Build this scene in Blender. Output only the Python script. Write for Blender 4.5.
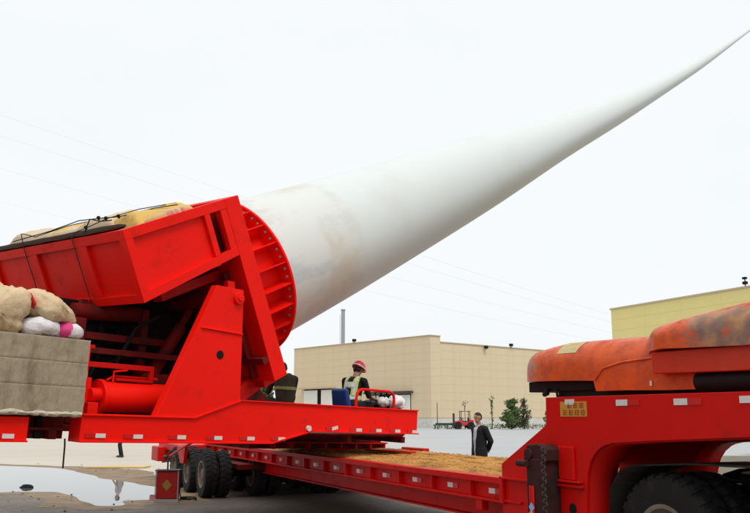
import bpy, bmesh, math, random
import numpy as np
from mathutils import Vector, Matrix, noise
R = math.radians
for o in list(bpy.data.objects): bpy.data.objects.remove(o)
S = bpy.context.scene
COL = S.collection
# ------------------------------------------------------------------ camera, sky, sun, exposure
cam_d = bpy.data.cameras.new('camera'); cam = bpy.data.objects.new('camera', cam_d); COL.objects.link(cam)
cam.location = (0, 0, 1.75); cam.rotation_euler = (R(90 + 10.84), 0, 0)
cam_d.sensor_width = 36; cam_d.lens = 833 / 750 * 36
cam_d.clip_start = .1; cam_d.clip_end = 5000
S.camera = cam
SUN_EL, SUN_AZ = R(56), R(156)          # azimuth from +Y towards +X: behind the camera, to the right
W = bpy.data.worlds.new('World'); S.world = W; W.use_nodes = True
nt = W.node_tree; bg = nt.nodes['Background']; bg.inputs[1].default_value = .1
sky = nt.nodes.new('ShaderNodeTexSky'); sky.sky_type = 'NISHITA'; sky.sun_disc = False
sky.sun_elevation = SUN_EL; sky.sun_rotation = SUN_AZ; sky.air_density = 1.5; sky.dust_density = 4
mx = nt.nodes.new('ShaderNodeMix'); mx.data_type = 'RGBA'; mx.inputs[0].default_value = .96
mx.inputs[7].default_value = (9.45, 9.82, 9.98, 1)      # the even white of a closed cloud cover
cn = nt.nodes.new('ShaderNodeTexNoise'); cn.inputs['Scale'].default_value = 2.2; cn.inputs['Detail'].default_value = 5
cg = nt.nodes.new('ShaderNodeTexCoord'); cp = nt.nodes.new('ShaderNodeMapping'); cp.inputs['Scale'].default_value = (1, 1, 2.5)
nt.links.new(cg.outputs['Generated'], cp.inputs[0]); nt.links.new(cp.outputs[0], cn.inputs['Vector'])
cr_ = nt.nodes.new('ShaderNodeMix'); cr_.data_type = 'RGBA'; nt.links.new(cn.outputs[0], cr_.inputs[0])
cr_.inputs[6].default_value = (9.05, 9.5, 9.8, 1); cr_.inputs[7].default_value = (10.0, 10.25, 10.3, 1); nt.links.new(cr_.outputs[2], mx.inputs[7])   # faint cloud tone
nt.links.new(sky.outputs[0], mx.inputs[6]); nt.links.new(mx.outputs[2], bg.inputs[0])
sl = bpy.data.lights.new('sun', 'SUN'); sl.energy = 1.9; sl.angle = R(26); sl.color = (1, .96, .9)
sun = bpy.data.objects.new('sun', sl); COL.objects.link(sun)
sd = Vector((math.sin(SUN_AZ) * math.cos(SUN_EL), math.cos(SUN_AZ) * math.cos(SUN_EL), math.sin(SUN_EL)))
sun.rotation_euler = sd.to_track_quat('Z', 'Y').to_euler(); sun.location = (20, -20, 30)
S.view_settings.view_transform = 'Standard'; S.view_settings.look = 'None'
S.view_settings.exposure = 0; S.view_settings.gamma = 1
S.render.engine = 'CYCLES'

# ------------------------------------------------------------------ helpers
def tag(o, label=None, cat=None, group=None, kind=None):
    if label: o['label'] = label
    if cat: o['category'] = cat
    if group: o['group'] = group
    if kind: o['kind'] = kind
    return o
def empty(name, M=None, label=None, cat=None, group=None):
    o = bpy.data.objects.new(name, None); COL.objects.link(o); o.empty_display_size = .2
    if M is not None: o.matrix_world = M
    return tag(o, label, cat, group)
def T(x, y, z=0, rz=0): return Matrix.Translation((x, y, z)) @ Matrix.Rotation(rz, 4, 'Z')

def mat(name, c, rough=.5, spec=.3, metal=0, var=.12, scale=3., dirt=None, dirt_amt=.3, dirt_scale=2., bump=0, bscale=30., stretch=None, coat=0, tint=None):
    m = bpy.data.materials.new(name); m.use_nodes = True; n = m.node_tree.nodes; l = m.node_tree.links
    b = n['Principled BSDF']; b.inputs['Roughness'].default_value = rough; b.inputs['Metallic'].default_value = metal
    b.inputs['Specular IOR Level'].default_value = spec
    if coat: b.inputs['Coat Weight'].default_value = coat; b.inputs['Coat Roughness'].default_value = .15
    tc = n.new('ShaderNodeTexCoord'); mp = n.new('ShaderNodeMapping'); l.new(tc.outputs['Object'], mp.inputs[0])
    if stretch: mp.inputs['Scale'].default_value = stretch
    def nz(s, det=5, r=.6):
        t = n.new('ShaderNodeTexNoise'); t.inputs['Scale'].default_value = s; t.inputs['Detail'].default_value = det
        t.inputs['Roughness'].default_value = r; l.new(mp.outputs[0], t.inputs['Vector']); return t
    a = nz(scale); oi = n.new('ShaderNodeObjectInfo')
    def mixc(f, A, B):
        k = n.new('ShaderNodeMix'); k.data_type = 'RGBA'
        if hasattr(f, 'is_output'): l.new(f, k.inputs[0])
        else: k.inputs[0].default_value = f
        for v, i in ((A, 6), (B, 7)):
            if hasattr(v, 'is_output'): l.new(v, k.inputs[i])
            else: k.inputs[i].default_value = (*v, 1)
        return k.outputs[2]
    lo = tuple(x * (1 - var) for x in c); hi = tuple(min(1, x * (1 + var)) for x in c)
    if tint: hi = tint
    col = mixc(a.outputs[0], lo, hi)
    if dirt:
        dn = nz(dirt_scale, 8, .65); rp = n.new('ShaderNodeMapRange'); l.new(dn.outputs[0], rp.inputs[0])
        rp.inputs[1].default_value = .62 - dirt_amt * .35; rp.inputs[2].default_value = .78 - dirt_amt * .25
        rp.inputs[3].default_value = 0; rp.inputs[4].default_value = min(1, .35 + dirt_amt)
        col = mixc(rp.outputs[0], col, dirt)
        rr = n.new('ShaderNodeMapRange'); l.new(rp.outputs[0], rr.inputs[0]); rr.inputs[3].default_value = rough; rr.inputs[4].default_value = min(1, rough + .3)
        l.new(rr.outputs[0], b.inputs['Roughness'])
    l.new(col, b.inputs['Base Color'])
    if bump:
        bn = nz(bscale, 6); bp = n.new('ShaderNodeBump'); bp.inputs['Strength'].default_value = bump; bp.inputs['Distance'].default_value = .02
        l.new(bn.outputs[0], bp.inputs['Height']); l.new(bp.outputs[0], b.inputs['Normal'])
    return m

class MB:
    def __init__(s): s.v = []; s.f = []; s.X = None
    def add(s, vs, fs):
        k = len(s.v)
        s.v += [tuple(s.X(*p)) if s.X else tuple(p) for p in vs]
        s.f += [tuple(i + k for i in f) for f in fs]; return s
    def box(s, x0, x1, y0, y1, z0, z1):
        return s.add([(x, y, z) for x in (x0, x1) for y in (y0, y1) for z in (z0, z1)],
                     [(0, 1, 3, 2), (4, 6, 7, 5), (0, 4, 5, 1), (2, 3, 7, 6), (0, 2, 6, 4), (1, 5, 7, 3)])
    def prism(s, poly, lo, hi, ax='y'):
        def P(a, b, c): return (a, c, b) if ax == 'y' else ((a, b, c) if ax == 'z' else (c, a, b))
        n = len(poly)
        return s.add([P(a, b, lo) for a, b in poly] + [P(a, b, hi) for a, b in poly],
                     [tuple(range(n)), tuple(range(2 * n - 1, n - 1, -1))] + [(i, (i + 1) % n, n + (i + 1) % n, n + i) for i in range(n)])
    def tube(s, pts, r, n=8):
        pts = [Vector(p) for p in pts]; rs = r if isinstance(r, (list, tuple)) else [r] * len(pts)
        vs = []; up = None
        for i, p in enumerate(pts):
            t = (pts[min(i + 1, len(pts) - 1)] - pts[max(i - 1, 0)]).normalized()
            if up is None: up = t.orthogonal().normalized()
            a = (up - t * up.dot(t)).normalized(); b = t.cross(a); up = a
            for k in range(n):
                th = 2 * math.pi * k / n; vs.append(p + (a * math.cos(th) + b * math.sin(th)) * rs[i])
        m = len(pts)
        fs = [(i * n + k, i * n + (k + 1) % n, (i + 1) * n + (k + 1) % n, (i + 1) * n + k) for i in range(m - 1) for k in range(n)]
        fs += [tuple(range(n - 1, -1, -1)), tuple(range((m - 1) * n, m * n))]
        return s.add(vs, fs)
    def cyl(s, p, q, r, r2=None, n=20): return s.tube([p, q], [r, r if r2 is None else r2], n)
    def revolve(s, prof, c, axis='y', n=32, arc=1.0):        # prof: (radius, height along axis), closed loop of points
        vs = []; m = len(prof); closed = arc >= 1; cnt = n if closed else n + 1
        for i in range(cnt):
            th = 2 * math.pi * arc * i / n; cs, sn = math.cos(th), math.sin(th)
            for r, h in prof:
                if axis == 'y': vs.append((c[0] + r * cs, c[1] + h, c[2] + r * sn))
                elif axis == 'x': vs.append((c[0] + h, c[1] + r * cs, c[2] + r * sn))
                else: vs.append((c[0] + r * cs, c[1] + r * sn, c[2] + h))
        fs = []
        for i in range(n):
            j = (i + 1) % cnt
            for k in range(m): fs.append((i * m + k, i * m + (k + 1) % m, j * m + (k + 1) % m, j * m + k))
        if not closed: fs += [tuple(range(m)), tuple(range(n * m + m - 1, n * m - 1, -1))]
        return s.add(vs, fs)
    def ell(s, c, r, n=12, m=8):
        vs = [(c[0], c[1], c[2] - r[2])]
        for j in range(1, m):
            ph = -math.pi / 2 + math.pi * j / m
            for i in range(n):
                th = 2 * math.pi * i / n
                vs.append((c[0] + r[0] * math.cos(ph) * math.cos(th), c[1] + r[1] * math.cos(ph) * math.sin(th), c[2] + r[2] * math.sin(ph)))
        vs.append((c[0], c[1], c[2] + r[2])); L = len(vs) - 1
        fs = [(0, 1 + (i + 1) % n, 1 + i) for i in range(n)] + [(L, L - n + i, L - n + (i + 1) % n) for i in range(n)]
        fs += [(1 + j * n + i, 1 + j * n + (i + 1) % n, 1 + (j + 1) * n + (i + 1) % n, 1 + (j + 1) * n + i) for j in range(m - 2) for i in range(n)]
        return s.add(vs, fs)
    def mesh(s, name, m, smooth=35, fix=True):
        me = bpy.data.meshes.new(name); me.from_pydata(s.v, [], s.f)
        if fix:
            bm = bmesh.new(); bm.from_mesh(me); bmesh.ops.recalc_face_normals(bm, faces=bm.faces); bm.to_mesh(me); bm.free()
        for x in (m if isinstance(m, (list, tuple)) else [m]): me.materials.append(x)
        if smooth:
            me.polygons.foreach_set('use_smooth', [True] * len(me.polygons)); me.set_sharp_from_angle(angle=R(smooth))
        me.update(); return me
    def build(s, name, m, parent=None, bevel=0, smooth=35, M=None, center=False, fix=True):
        if center:
            a = np.array(s.v); c = (a.min(0) + a.max(0)) / 2; s.v = [tuple(p) for p in (a - c)]
        me = s.mesh(name, m, smooth, fix); o = bpy.data.objects.new(name, me); COL.objects.link(o)
        if parent: o.parent = parent
        if center:
            M = (M or Matrix()) @ Matrix.Translation(tuple(c))
        if M is not None: o.matrix_basis = M
        if bevel:
            b = o.modifiers.new('bevel', 'BEVEL'); b.width = bevel; b.segments = 2; b.limit_method = 'ANGLE'; b.angle_limit = R(40)
        return o
def inst(name, me, parent=None, M=None):
    o = bpy.data.objects.new(name, me); COL.objects.link(o)
    if parent: o.parent = parent
    if M is not None: o.matrix_basis = M
    return o
def copy_tree(o, parent=None):
    c = o.copy(); COL.objects.link(c)
    if parent: c.parent = parent
    for ch in list(o.children): copy_tree(ch, c)
    return c

# ------------------------------------------------------------------ materials
RED = mat('red_paint', (.80, .008, .0028), .45, .12, var=.1, scale=1.2, dirt=(.40, .014, .008), dirt_amt=.19, dirt_scale=3.2, bump=.05, bscale=50)
REDT = mat('trailer_red_paint', (.55, .005, .003), .45, .14, var=.14, scale=1.5, dirt=(.20, .015, .01), dirt_amt=.24, dirt_scale=2.6, bump=.06, bscale=45)
RED_SHADE = mat('shaded_greasy_red', (.17, .006, .005), .6, .15, var=.3, scale=2, dirt=(.03, .015, .012), dirt_amt=.5, dirt_scale=3)  # red darkened to imitate shade inside and under the frames, with random grease
BLACK = mat('black_steel', (.010, .009, .009), .6, .15, var=.3, dirt=(.025, .014, .011), dirt_amt=.2)
RUBBER = mat('tyre_rubber', (.016, .016, .016), .8, .2, var=.25, scale=4, dirt=(.045, .04, .035), dirt_amt=.3, dirt_scale=4)
RIM = mat('dusty_rim', (.22, .18, .14), .6, .3, metal=.2, var=.3, scale=6, dirt=(.12, .07, .04), dirt_amt=.4)
STEEL = mat('galvanised_steel', (.32, .34, .36), .45, .5, metal=.6, var=.15)
DSTEEL = mat('dark_bare_steel', (.07, .06, .055), .55, .4, metal=.5, var=.3, dirt=(.09, .04, .02), dirt_amt=.4)
WHITE = mat('white_plastic', (.74, .74, .73), .5, .3, var=.06)
REFW = mat('reflector_white', (.62, .6, .58), .25, .5, var=.12, scale=40)
REFR = mat('reflector_red', (.50, .008, .006), .3, .5, var=.1, scale=40)
YEL = mat('sticker_yellow', (.50, .25, .03), .5, .3, var=.1, scale=12)
BLUEP = mat('blue_plastic', (.012, .05, .22), .4, .35, var=.1)
GREEN = mat('green_paint', (.03, .12, .06), .6, .3)

# ------------------------------------------------------------------ ground, puddle, dirt
def ground_material():
    m = bpy.data.materials.new('yard_ground'); m.use_nodes = True; n = m.node_tree.nodes; l = m.node_tree.links
    b = n['Principled BSDF']; b.inputs['Specular IOR Level'].default_value = .25
    tc = n.new('ShaderNodeTexCoord'); sx = n.new('ShaderNodeSeparateXYZ'); l.new(tc.outputs['Object'], sx.inputs[0])
    def nz(s, d=6, r=.6):
        t = n.new('ShaderNodeTexNoise'); t.inputs['Scale'].default_value = s; t.inputs['Detail'].default_value = d; t.inputs['Roughness'].default_value = r
        l.new(tc.outputs['Object'], t.inputs['Vector']); return t.outputs[0]
    def ma(op, a, c):
        k = n.new('ShaderNodeMath'); k.operation = op
        for v, i in ((a, 0), (c, 1)):
            if hasattr(v, 'is_output'): l.new(v, k.inputs[i])
            else: k.inputs[i].default_value = v
        return k.outputs[0]
    def rng(v, a, c, d=0, e=1):
        k = n.new('ShaderNodeMapRange'); l.new(v, k.inputs[0])
        for i, x in enumerate((a, c, d, e)): k.inputs[i + 1].default_value = x
        return k.outputs[0]
    def mixc(f, A, B):
        k = n.new('ShaderNodeMix'); k.data_type = 'RGBA'; l.new(f, k.inputs[0])
        for v, i in ((A, 6), (B, 7)):
            if hasattr(v, 'is_output'): l.new(v, k.inputs[i])
            else: k.inputs[i].default_value = (*v, 1)
        return k.outputs[2]
    warm = mixc(nz(.12), (.45, .395, .325), (.58, .525, .45))
    cool = mixc(nz(.08), (.36, .375, .385), (.46, .475, .485))
    pale = mixc(rng(ma('ADD', sx.outputs[0], ma('MULTIPLY', nz(.1), 6)), -3, 8), warm, cool)
    mp = n.new('ShaderNodeMapping'); mp.inputs['Scale'].default_value = (.05, .16, 1); mp.inputs['Rotation'].default_value = (0, 0, .6); l.new(tc.outputs['Object'], mp.inputs[0])
    sk = n.new('ShaderNodeTexNoise'); sk.inputs['Scale'].default_value = 1; sk.inputs['Detail'].default_value = 7; sk.inputs['Roughness'].default_value = .65; l.new(mp.outputs[0], sk.inputs['Vector'])
    pale = mixc(rng(sk.outputs[0], .40, .70, 0, .2), pale, (.30, .295, .28))
    # faint tyre scuffs sweeping across the old concrete
    wv = n.new('ShaderNodeTexWave'); wv.wave_type = 'RINGS'; wv.inputs['Scale'].default_value = .16; wv.inputs['Distortion'].default_value = 2.5; wv.inputs['Detail'].default_value = 3
    l.new(tc.outputs['Object'], wv.inputs['Vector'])
    pale = mixc(rng(ma('MULTIPLY', wv.outputs[0], nz(.3)), .45, .7, 0, .25), pale, (.36, .31, .26))
    dark = mixc(nz(.9, 9, .7), (.10, .080, .064), (.25, .21, .17))
    dark = mixc(rng(nz(6, 8, .75), .5, .7), dark, (.065, .048, .037))
    f = rng(ma('ADD', ma('ADD', sx.outputs[1], ma('MULTIPLY', sx.outputs[0], -.62)), ma('MULTIPLY', nz(.35), 5)), 30.2, 32.4)
    col = mixc(f, dark, pale); l.new(col, b.inputs['Base Color'])
    l.new(rng(nz(.5), .3, .7, .55, .85), b.inputs['Roughness'])
    bp = n.new('ShaderNodeBump'); bp.inputs['Strength'].default_value = .35; bp.inputs['Distance'].default_value = .02
    l.new(nz(9, 9, .7), bp.inputs['Height']); l.new(bp.outputs[0], b.inputs['Normal'])
    return m
g = MB().add([(-900, -300, 0), (900, -300, 0), (900, 1500, 0), (-900, 1500, 0)], [(0, 1, 2, 3)]).build('ground', ground_material(), smooth=0)
tag(g, kind='structure')
def water_material():
    m = bpy.data.materials.new('muddy_water'); m.use_nodes = True; b = m.node_tree.nodes['Principled BSDF']
    b.inputs['Base Color'].default_value = (.10, .105, .105, 1); b.inputs['Roughness'].default_value = .02
    b.inputs['IOR'].default_value = 1.33; b.inputs['Specular IOR Level'].default_value = .5
    n = m.node_tree.nodes; l = m.node_tree.links
    tc = n.new('ShaderNodeTexCoord'); t = n.new('ShaderNodeTexNoise'); t.inputs['Scale'].default_value = 1.5; l.new(tc.outputs['Object'], t.inputs['Vector'])
    bp = n.new('ShaderNodeBump'); bp.inputs['Strength'].default_value = .012; bp.inputs['Distance'].default_value = .02
    l.new(t.outputs[0], bp.inputs['Height']); l.new(bp.outputs[0], b.inputs['Normal'])
    return m
def blob(pts, k=6, amp=.12, seed=0):
    out = []; n = len(pts)
    for i in range(n):
        p0, p1, p2, p3 = (Vector((*pts[(i + j - 1) % n], 0)) for j in range(4))
        for q in range(k):
            t = q / k
            p = .5 * ((2 * p1) + (-p0 + p2) * t + (2 * p0 - 5 * p1 + 4 * p2 - p3) * t * t + (-p0 + 3 * p1 - 3 * p2 + p3) * t ** 3)
            d = noise.noise_vector(Vector((p.x * .9, p.y * .9, seed))) * amp
            out.append((p.x + d.x, p.y + d.y * 2))
    return out
pud = blob([(-20, 33), (-13.4, 30.6), (-10.8, 29.2), (-8.9, 26.4), (-7.4, 24), (-6.0, 22.3), (-4.7, 20.2), (-4.5, 18.6), (-5.3, 18.2), (-5.0, 17.2), (-5.6, 17.1), (-6.3, 18.4), (-7.2, 19.9), (-8.2, 20.3), (-8.9, 19.9), (-11, 19.2), (-16, 20), (-22, 25)], seed=3)
pw = MB().add([(x, y, .006) for x, y in pud], [tuple(range(len(pud)))]).build('puddle', water_material(), smooth=0)
tag(pw, kind='structure')
MUD = mat('wet_mud', (.24, .17, .105), .7, .3, var=.5, scale=1.5, dirt=(.14, .085, .045), dirt_amt=.4, bump=.5, bscale=5)
rim_out = blob([(-20, 33.9), (-13.2, 31.3), (-10.4, 30.3), (-8.0, 28.6), (-6.2, 25.6), (-4.6, 22.8), (-3.4, 20.4), (-3.6, 17.9), (-4.6, 17.6), (-4.6, 16.6), (-6.0, 16.4), (-6.9, 17.9), (-7.6, 19.3), (-8.4, 19.6), (-9, 19.2), (-11, 18.4), (-16, 19), (-22.6, 24.5)], seed=8, amp=.3)
md = MB().add([(x, y, .003) for x, y in rim_out], [tuple(range(len(rim_out)))]).build('ground', MUD, smooth=0); tag(md, kind='structure')
rng_ = random.Random(5)
mb = MB()
for i in range(70):                                                  # crumbs of earth and gravel round the puddle
    x, y = rim_out[rng_.randrange(len(rim_out))]; x += rng_.gauss(0, .5); y += rng_.gauss(0, .7)
    r = rng_.uniform(.008, .028); mb.ell((x, y, r * .3), (r, r * 1.2, r * .7), 6, 4)
tag(mb.build('gravel', mat('gravel_bits', (.10, .08, .065), .9), smooth=0), kind='stuff')
def rock(name, c, r, m, seed, label, cat):
    b = MB().ell((0, 0, 0), (1, 1, 1), 12, 8)
    b.v = [tuple((Vector(p) * (1 + .35 * noise.noise(Vector(p) * 1.3 + Vector((seed, 0, 0))))) * Vector(r) if False else
                 Vector((p[0] * r[0], p[1] * r[1], p[2] * r[2])) * (1 + .35 * noise.noise(Vector(p) * 1.3 + Vector((seed, 0, 0))))) for p in b.v]
    return tag(b.build(name, m, M=Matrix.Translation(c), smooth=30), label, cat)
rock('stone', (-8.66, 21.4, .02), (.16, .11, .08), BLACK, 2.1, 'small black stone sticking out of the puddle', 'stone')

# ------------------------------------------------------------------ buildings
PANEL = mat('beige_cladding', (.62, .51, .345), .6, .2, var=.05, scale=.6, dirt=(.53, .43, .29), dirt_amt=.2, dirt_scale=.35, stretch=(1.5, 1, .35))
PANELY = mat('yellow_cladding', (.76, .64, .26), .55, .25, var=.05, scale=.6)
TRIM = mat('cladding_trim', (.52, .425, .29), .55, .25, var=.1)
PLINTH = mat('pale_render', (.56, .55, .50), .8, .2, var=.12, scale=.8, dirt=(.30, .28, .24), dirt_amt=.3)
DOORW = mat('white_door', (.70, .70, .66), .5, .3, var=.06, scale=.7)
VOID = mat('dark_interior', (.012, .012, .012), .9, .1)
def clad_wall(parent, L, H, M, mt, pw_=4.2, ph=1.2, z0=1.5, holes=(), rows=None):
    """cladding panels hung on a core wall; local x along the wall, -y outwards"""
    grp = []
    nx = max(1, round(L / pw_)); w = L / nx; nzr = max(1, round((H - z0) / ph)); h = (H - z0) / nzr
    me = MB().box(0, w - .012, -.025, .0, 0, h - .010).mesh('panel', mt, 0)
    for i in range(nx):
        for k in range(nzr):
            cx, cz = i * w + w / 2, z0 + k * h + h / 2
            if any(a < cx < b and cz < t for a, b, t in holes): continue
            inst('panel', me, parent, M @ Matrix.Translation((i * w + .011, 0, z0 + k * h + .01)))
def floodlight():
    b = MB().box(-.25, .25, -.35, -.05, 0, .4).build('lamp_head', BLACK, None, .03)
    return b
uL = Vector((-.653, .757, 0)); vR = Vector((.757, .653, 0)); corner = Vector((8.255, 125.0, 0))
ang = math.atan2(vR.y, vR.x)
# local frame: x along right wall, y along the left wall (away)
fac = empty('factory_building', T(corner.x, corner.y, 0, ang), 'long beige clad factory hall with white loading doors behind the yard', 'building')
RW, LW = 78., 35.1
MB().box(.12, RW, .12, LW, 0, 12.45).build('wall', TRIM, fac, smooth=0)
MB().box(.05, RW, -.06, .12, 0, 1.45).box(-.06, .12, -.06, LW, 0, 1.45).build('plinth', PLINTH, fac, smooth=0)
clad_wall(fac, RW - 2.2, 12.7, T(2.2, .06), PANEL)
MR = Matrix.Translation((.06, LW, 0)) @ Matrix.Rotation(-math.pi / 2, 4, 'Z')        # left wall: x runs back to the corner
holes = [(LW - 32, LW - 23.2, 6.4), (LW - 13.9, LW - 4.2, 5.4)]
clad_wall(fac, LW, 13.6, MR, PANEL, holes=holes)
clad_wall(fac, 2.2, 13.6, T(0, .06), PANEL, pw_=2.2)
pp = MB().box(2.15, RW, -.1, .35, 12.72, 12.86).box(-.1, 2.2, -.1, .3, 13.62, 13.76).box(-.1, .3, .31, LW, 13.62, 13.76)
pp.box(.12, .3, .31, LW, 12.4, 13.6).box(.3, 2.1, .12, .3, 12.4, 13.6); pp.build('parapet', TRIM, fac, smooth=0)
def loading_door(y0, y1, h, gap, leaves, canopy_m, cw):
    d = MB().box(.02, .1, y0, y1, 0, h + .02).build('door', VOID, fac, smooth=0)
    for a, b in leaves: MB().box(-.14, -.02, a, b, 0, h - .15).build('door_leaf', DOORW, d, .02, smooth=0)
    MB().box(-1.0, .0, y0 - cw, y1 + cw, h + .1, h + .4).build('canopy', canopy_m, d, .02, smooth=0)
loading_door(23.4, 31.8, 6.3, .9, [(23.5, 26.7), (27.8, 31.7)], TRIM, .6)
loading_door(4.3, 13.9, 5.1, 3, [(4.4, 8.3), (11.6, 13.8)], DSTEEL, .5)
for lx, ly, lz in ((12.0, -.25, 12.15), (18.4, .0, 12.86), (-.1, 18, 13.76)):
    f = MB().box(-.3, .3, -.4, .0, .12, .55).box(-.04, .04, -.2, -.1, 0, .2).box(-.25, .25, -.2, -.05, -.02, .04).build('floodlight', BLACK, fac, .03, M=Matrix.Translation((lx, ly, lz)))
yfac = empty('factory_building', T(25.9, 91.0, 0, math.atan2(-16.5, 8.0)), 'pale yellow clad factory hall behind the gooseneck', 'building')
MB().box(.12, 60, .12, 40, 0, 13.1).build('wall', TRIM, yfac, smooth=0)
MB().box(-.05, 60, -.05, .12, 0, 1.4).box(-.05, .12, .12, 40, 0, 1.4).build('plinth', PLINTH, yfac, smooth=0)
clad_wall(yfac, 60, 13.2, T(0, .06), PANELY, pw_=5)
clad_wall(yfac, 40, 13.2, Matrix.Translation((.06, 40, 0)) @ Matrix.Rotation(-math.pi / 2, 4, 'Z'), PANELY, pw_=5)
MB().box(-.1, 60, -.1, .3, 13.2, 13.36).box(-.1, .3, .3, 40, 13.2, 13.36).build('parapet', TRIM, yfac, smooth=0)
MB().box(-.2, .2, -.3, 0, .15, .42).box(-.17, .17, -.33, -.0, .62, .82).box(-.04, .04, -.2, -.1, 0, .7).build('floodlight', BLACK, yfac, .03, M=Matrix.Translation((17.9, .1, 13.36)))
ch = empty('chimney', T(-6.15, 160), 'thin grey steel chimney behind the beige hall roof', 'chimney')
MB().cyl((0, 0, 0), (0, 0, 22), .42, .36, 20).build('flue', STEEL, ch)
mb = MB()
for z in (8, 15, 21.8): mb.revolve([(.36, 0), (.48, 0), (.48, .15), (.36, .15)], (0, 0, z), 'z', 20)
mb.build('flange', STEEL, ch)
mb = MB().tube([(-.6, 0, 0), (-.6, 0, 21)], .03, 6).tube([(-.6, .35, 0), (-.6, .35, 21)], .03, 6)
mb.build('ladder', STEEL, ch)

# overhead wires
WIRE = mat('aluminium_wire', (.30, .31, .32), .5, .3, metal=.3)
d_ = Vector((47, 71, 0)).normalized(); nrm = Vector((-d_.y, d_.x, 0))
for k, (x, y, z, nm) in enumerate(((3.6, 98.8, 20, 'lowest but one of the'), (1.3, 108.3, 20, 'third highest of the'), (-1.5, 121.6, 20, 'lowest of the'), (2.8, 91.4, 20.2, 'highest of the'))):
    p = Vector((x, y, z)); pts = [p + d_ * s - Vector((0, 0, 1.6 * (1 - ((s - 40) / 130) ** 2))) + Vector((0, 0, 1.4)) for s in range(-90, 171, 10)]
    b = MB().tube(pts, [.0008 + .012 * i / 26 for i in range(len(pts))], 5)
    tag(b.build('power_line', WIRE, center=True), nm + ' four thin overhead wires crossing the sky behind the blade', 'wire', 'overhead wires')

# ------------------------------------------------------------------ plants
LEAF = mat('leaf_green', (.07, .125, .04), .7, .2, var=.5, scale=2, tint=(.16, .22, .08))
LEAFP = mat('leaf_purple', (.07, .06, .045), .7, .2, var=.4, scale=2, tint=(.12, .12, .07))
LEAFY = mat('leaf_pale', (.13, .19, .07), .7, .2, var=.3, scale=2)
BARK = mat('bark', (.10, .075, .055), .9, .1, var=.3, scale=8)
def leaves(mb, c, r, n, size, rg, shell=.5):
    for i in range(n):
        while True:
            d = Vector((rg.uniform(-1, 1), rg.uniform(-1, 1), rg.uniform(-1, 1)))
            if .05 < d.length < 1: break
        if rg.random() < shell: d = d.normalized() * rg.uniform(.75, 1.05)
        p = Vector((c[0] + d.x * r[0], c[1] + d.y * r[1], c[2] + d.z * r[2]))
        a = Vector((rg.gauss(0, 1), rg.gauss(0, 1), rg.gauss(0, .6))).normalized(); b = a.orthogonal().normalized()
        b = Matrix.Rotation(rg.uniform(0, 6.28), 3, a) @ b; s = size * rg.uniform(.6, 1.3)
        mb.add([p - a * s, p + b * s * .5, p + a * s, p - b * s * .5], [(0, 1, 2, 3)])
def tree(name, x, y, h, w, clumps, n, size, m, seed, label, cat='tree'):
    rg = random.Random(seed); t = empty(name, T(x, y), label, cat)
    tr = MB(); cr = MB(); tr.tube([(0, 0, 0), (.05, 0, h * .3), (0, .05, h * .6)], [.035 * h * .5, .02 * h * .5, .01 * h], 7)
    for i in range(clumps):
        th = rg.uniform(0, 6.28); zz = rg.uniform(.12, .97); env = math.sin(min(1, zz * 1.15 + .12) * math.pi) ** .6 if zz < .85 else .4
        c = (math.cos(th) * w * env * rg.uniform(.2, .9), math.sin(th) * w * env * rg.uniform(.2, .9), zz * h)
        tr.tube([(0, 0, max(.1, c[2] - h * .25)), (c[0] * .5, c[1] * .5, c[2] - h * .08), c], [.012 * h, .008 * h, .003 * h], 5)
        leaves(cr, c, (w * rg.uniform(.22, .42), w * rg.uniform(.22, .42), h * rg.uniform(.06, .12)), n, size, rg)
    tr.build('trunk', BARK, t); cr.build('crown', m, t, smooth=0, fix=False); return t
tree('shrub_tree', 18.3, 114, 3.9, 1.75, 52, 75, .15, LEAF, 1, 'green rounded young tree against the beige hall')
tree('shrub_tree', 20.1, 114.5, 4.2, 1.1, 34, 34, .14, LEAFP, 2, 'darker thin young tree just right of the rounded green one')
tree('shrub_tree', 23.8, 113, 3.9, 1.4, 34, 100, .16, LEAF, 4, 'green bush half hidden by the gooseneck edge')
tree('sapling', 16.0, 116, 4.4, .55, 10, 16, .13, LEAFY, 6, 'tall thin sparse sapling left of the green tree')
tree('sapling', 12.4, 117, 3.8, .9, 7, 14, .13, LEAFY, 7, 'leaning sparse sapling behind the red forklift')
tree('shrub', -5.45, 42, 3.35, .95, 40, 90, .09, LEAF, 9, 'small bright green bush seen behind the crouching worker', 'shrub')
rg = random.Random(11); hb = MB()
for i in range(46):
    u = i / 45; leaves(hb, (8.5 + u * 19, 118 - 2 * u + rg.gauss(0, .3), .35), (.5, .5, rg.uniform(.25, .5)), 28, .12, rg)
tag(hb.build('ground_cover', LEAF, smooth=0, fix=False), kind='stuff')
# ------------------------------------------------------------------ forklift by the hall
fk = empty('forklift', T(12.15, 116.0, 0, R(185)) @ Matrix.Scale(1.12, 4), 'small red forklift tractor parked by the beige hall', 'forklift')
FR = mat('forklift_red', (.55, .025, .03), .4, .4, var=.15)
MB().prism([(-1.1, .45), (1.1, .45), (1.15, .95), (.3, 1.1), (.25, .85), (-.5, .85), (-.6, 1.2), (-1.15, 1.1)], -.5, .5).build('body', FR, fk, .05)
MB().box(-.55, .05, -.3, .3, .86, .98).box(-.6, -.48, -.3, .3, .98, 1.4).build('seat', BLACK, fk, .03)
mb = MB()
for x in (-.7, .45):
    for y in (-.46, .46): mb.tube([(x, y, .9), (x * .92, y, 2.1)], .04, 6)
mb.build('roof_post', BLACK, fk)
MB().box(-.75, .55, -.52, .52, 2.1, 2.17).build('roof', BLACK, fk, .02)
MB().tube([(.35, 0, .95), (.15, 0, 1.3)], .025, 6).revolve([(.17, 0), (.2, 0), (.2, .03), (.17, .03)], (.15, 0, 1.3), 'z', 14).build('steering_wheel', BLACK, fk)
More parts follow.
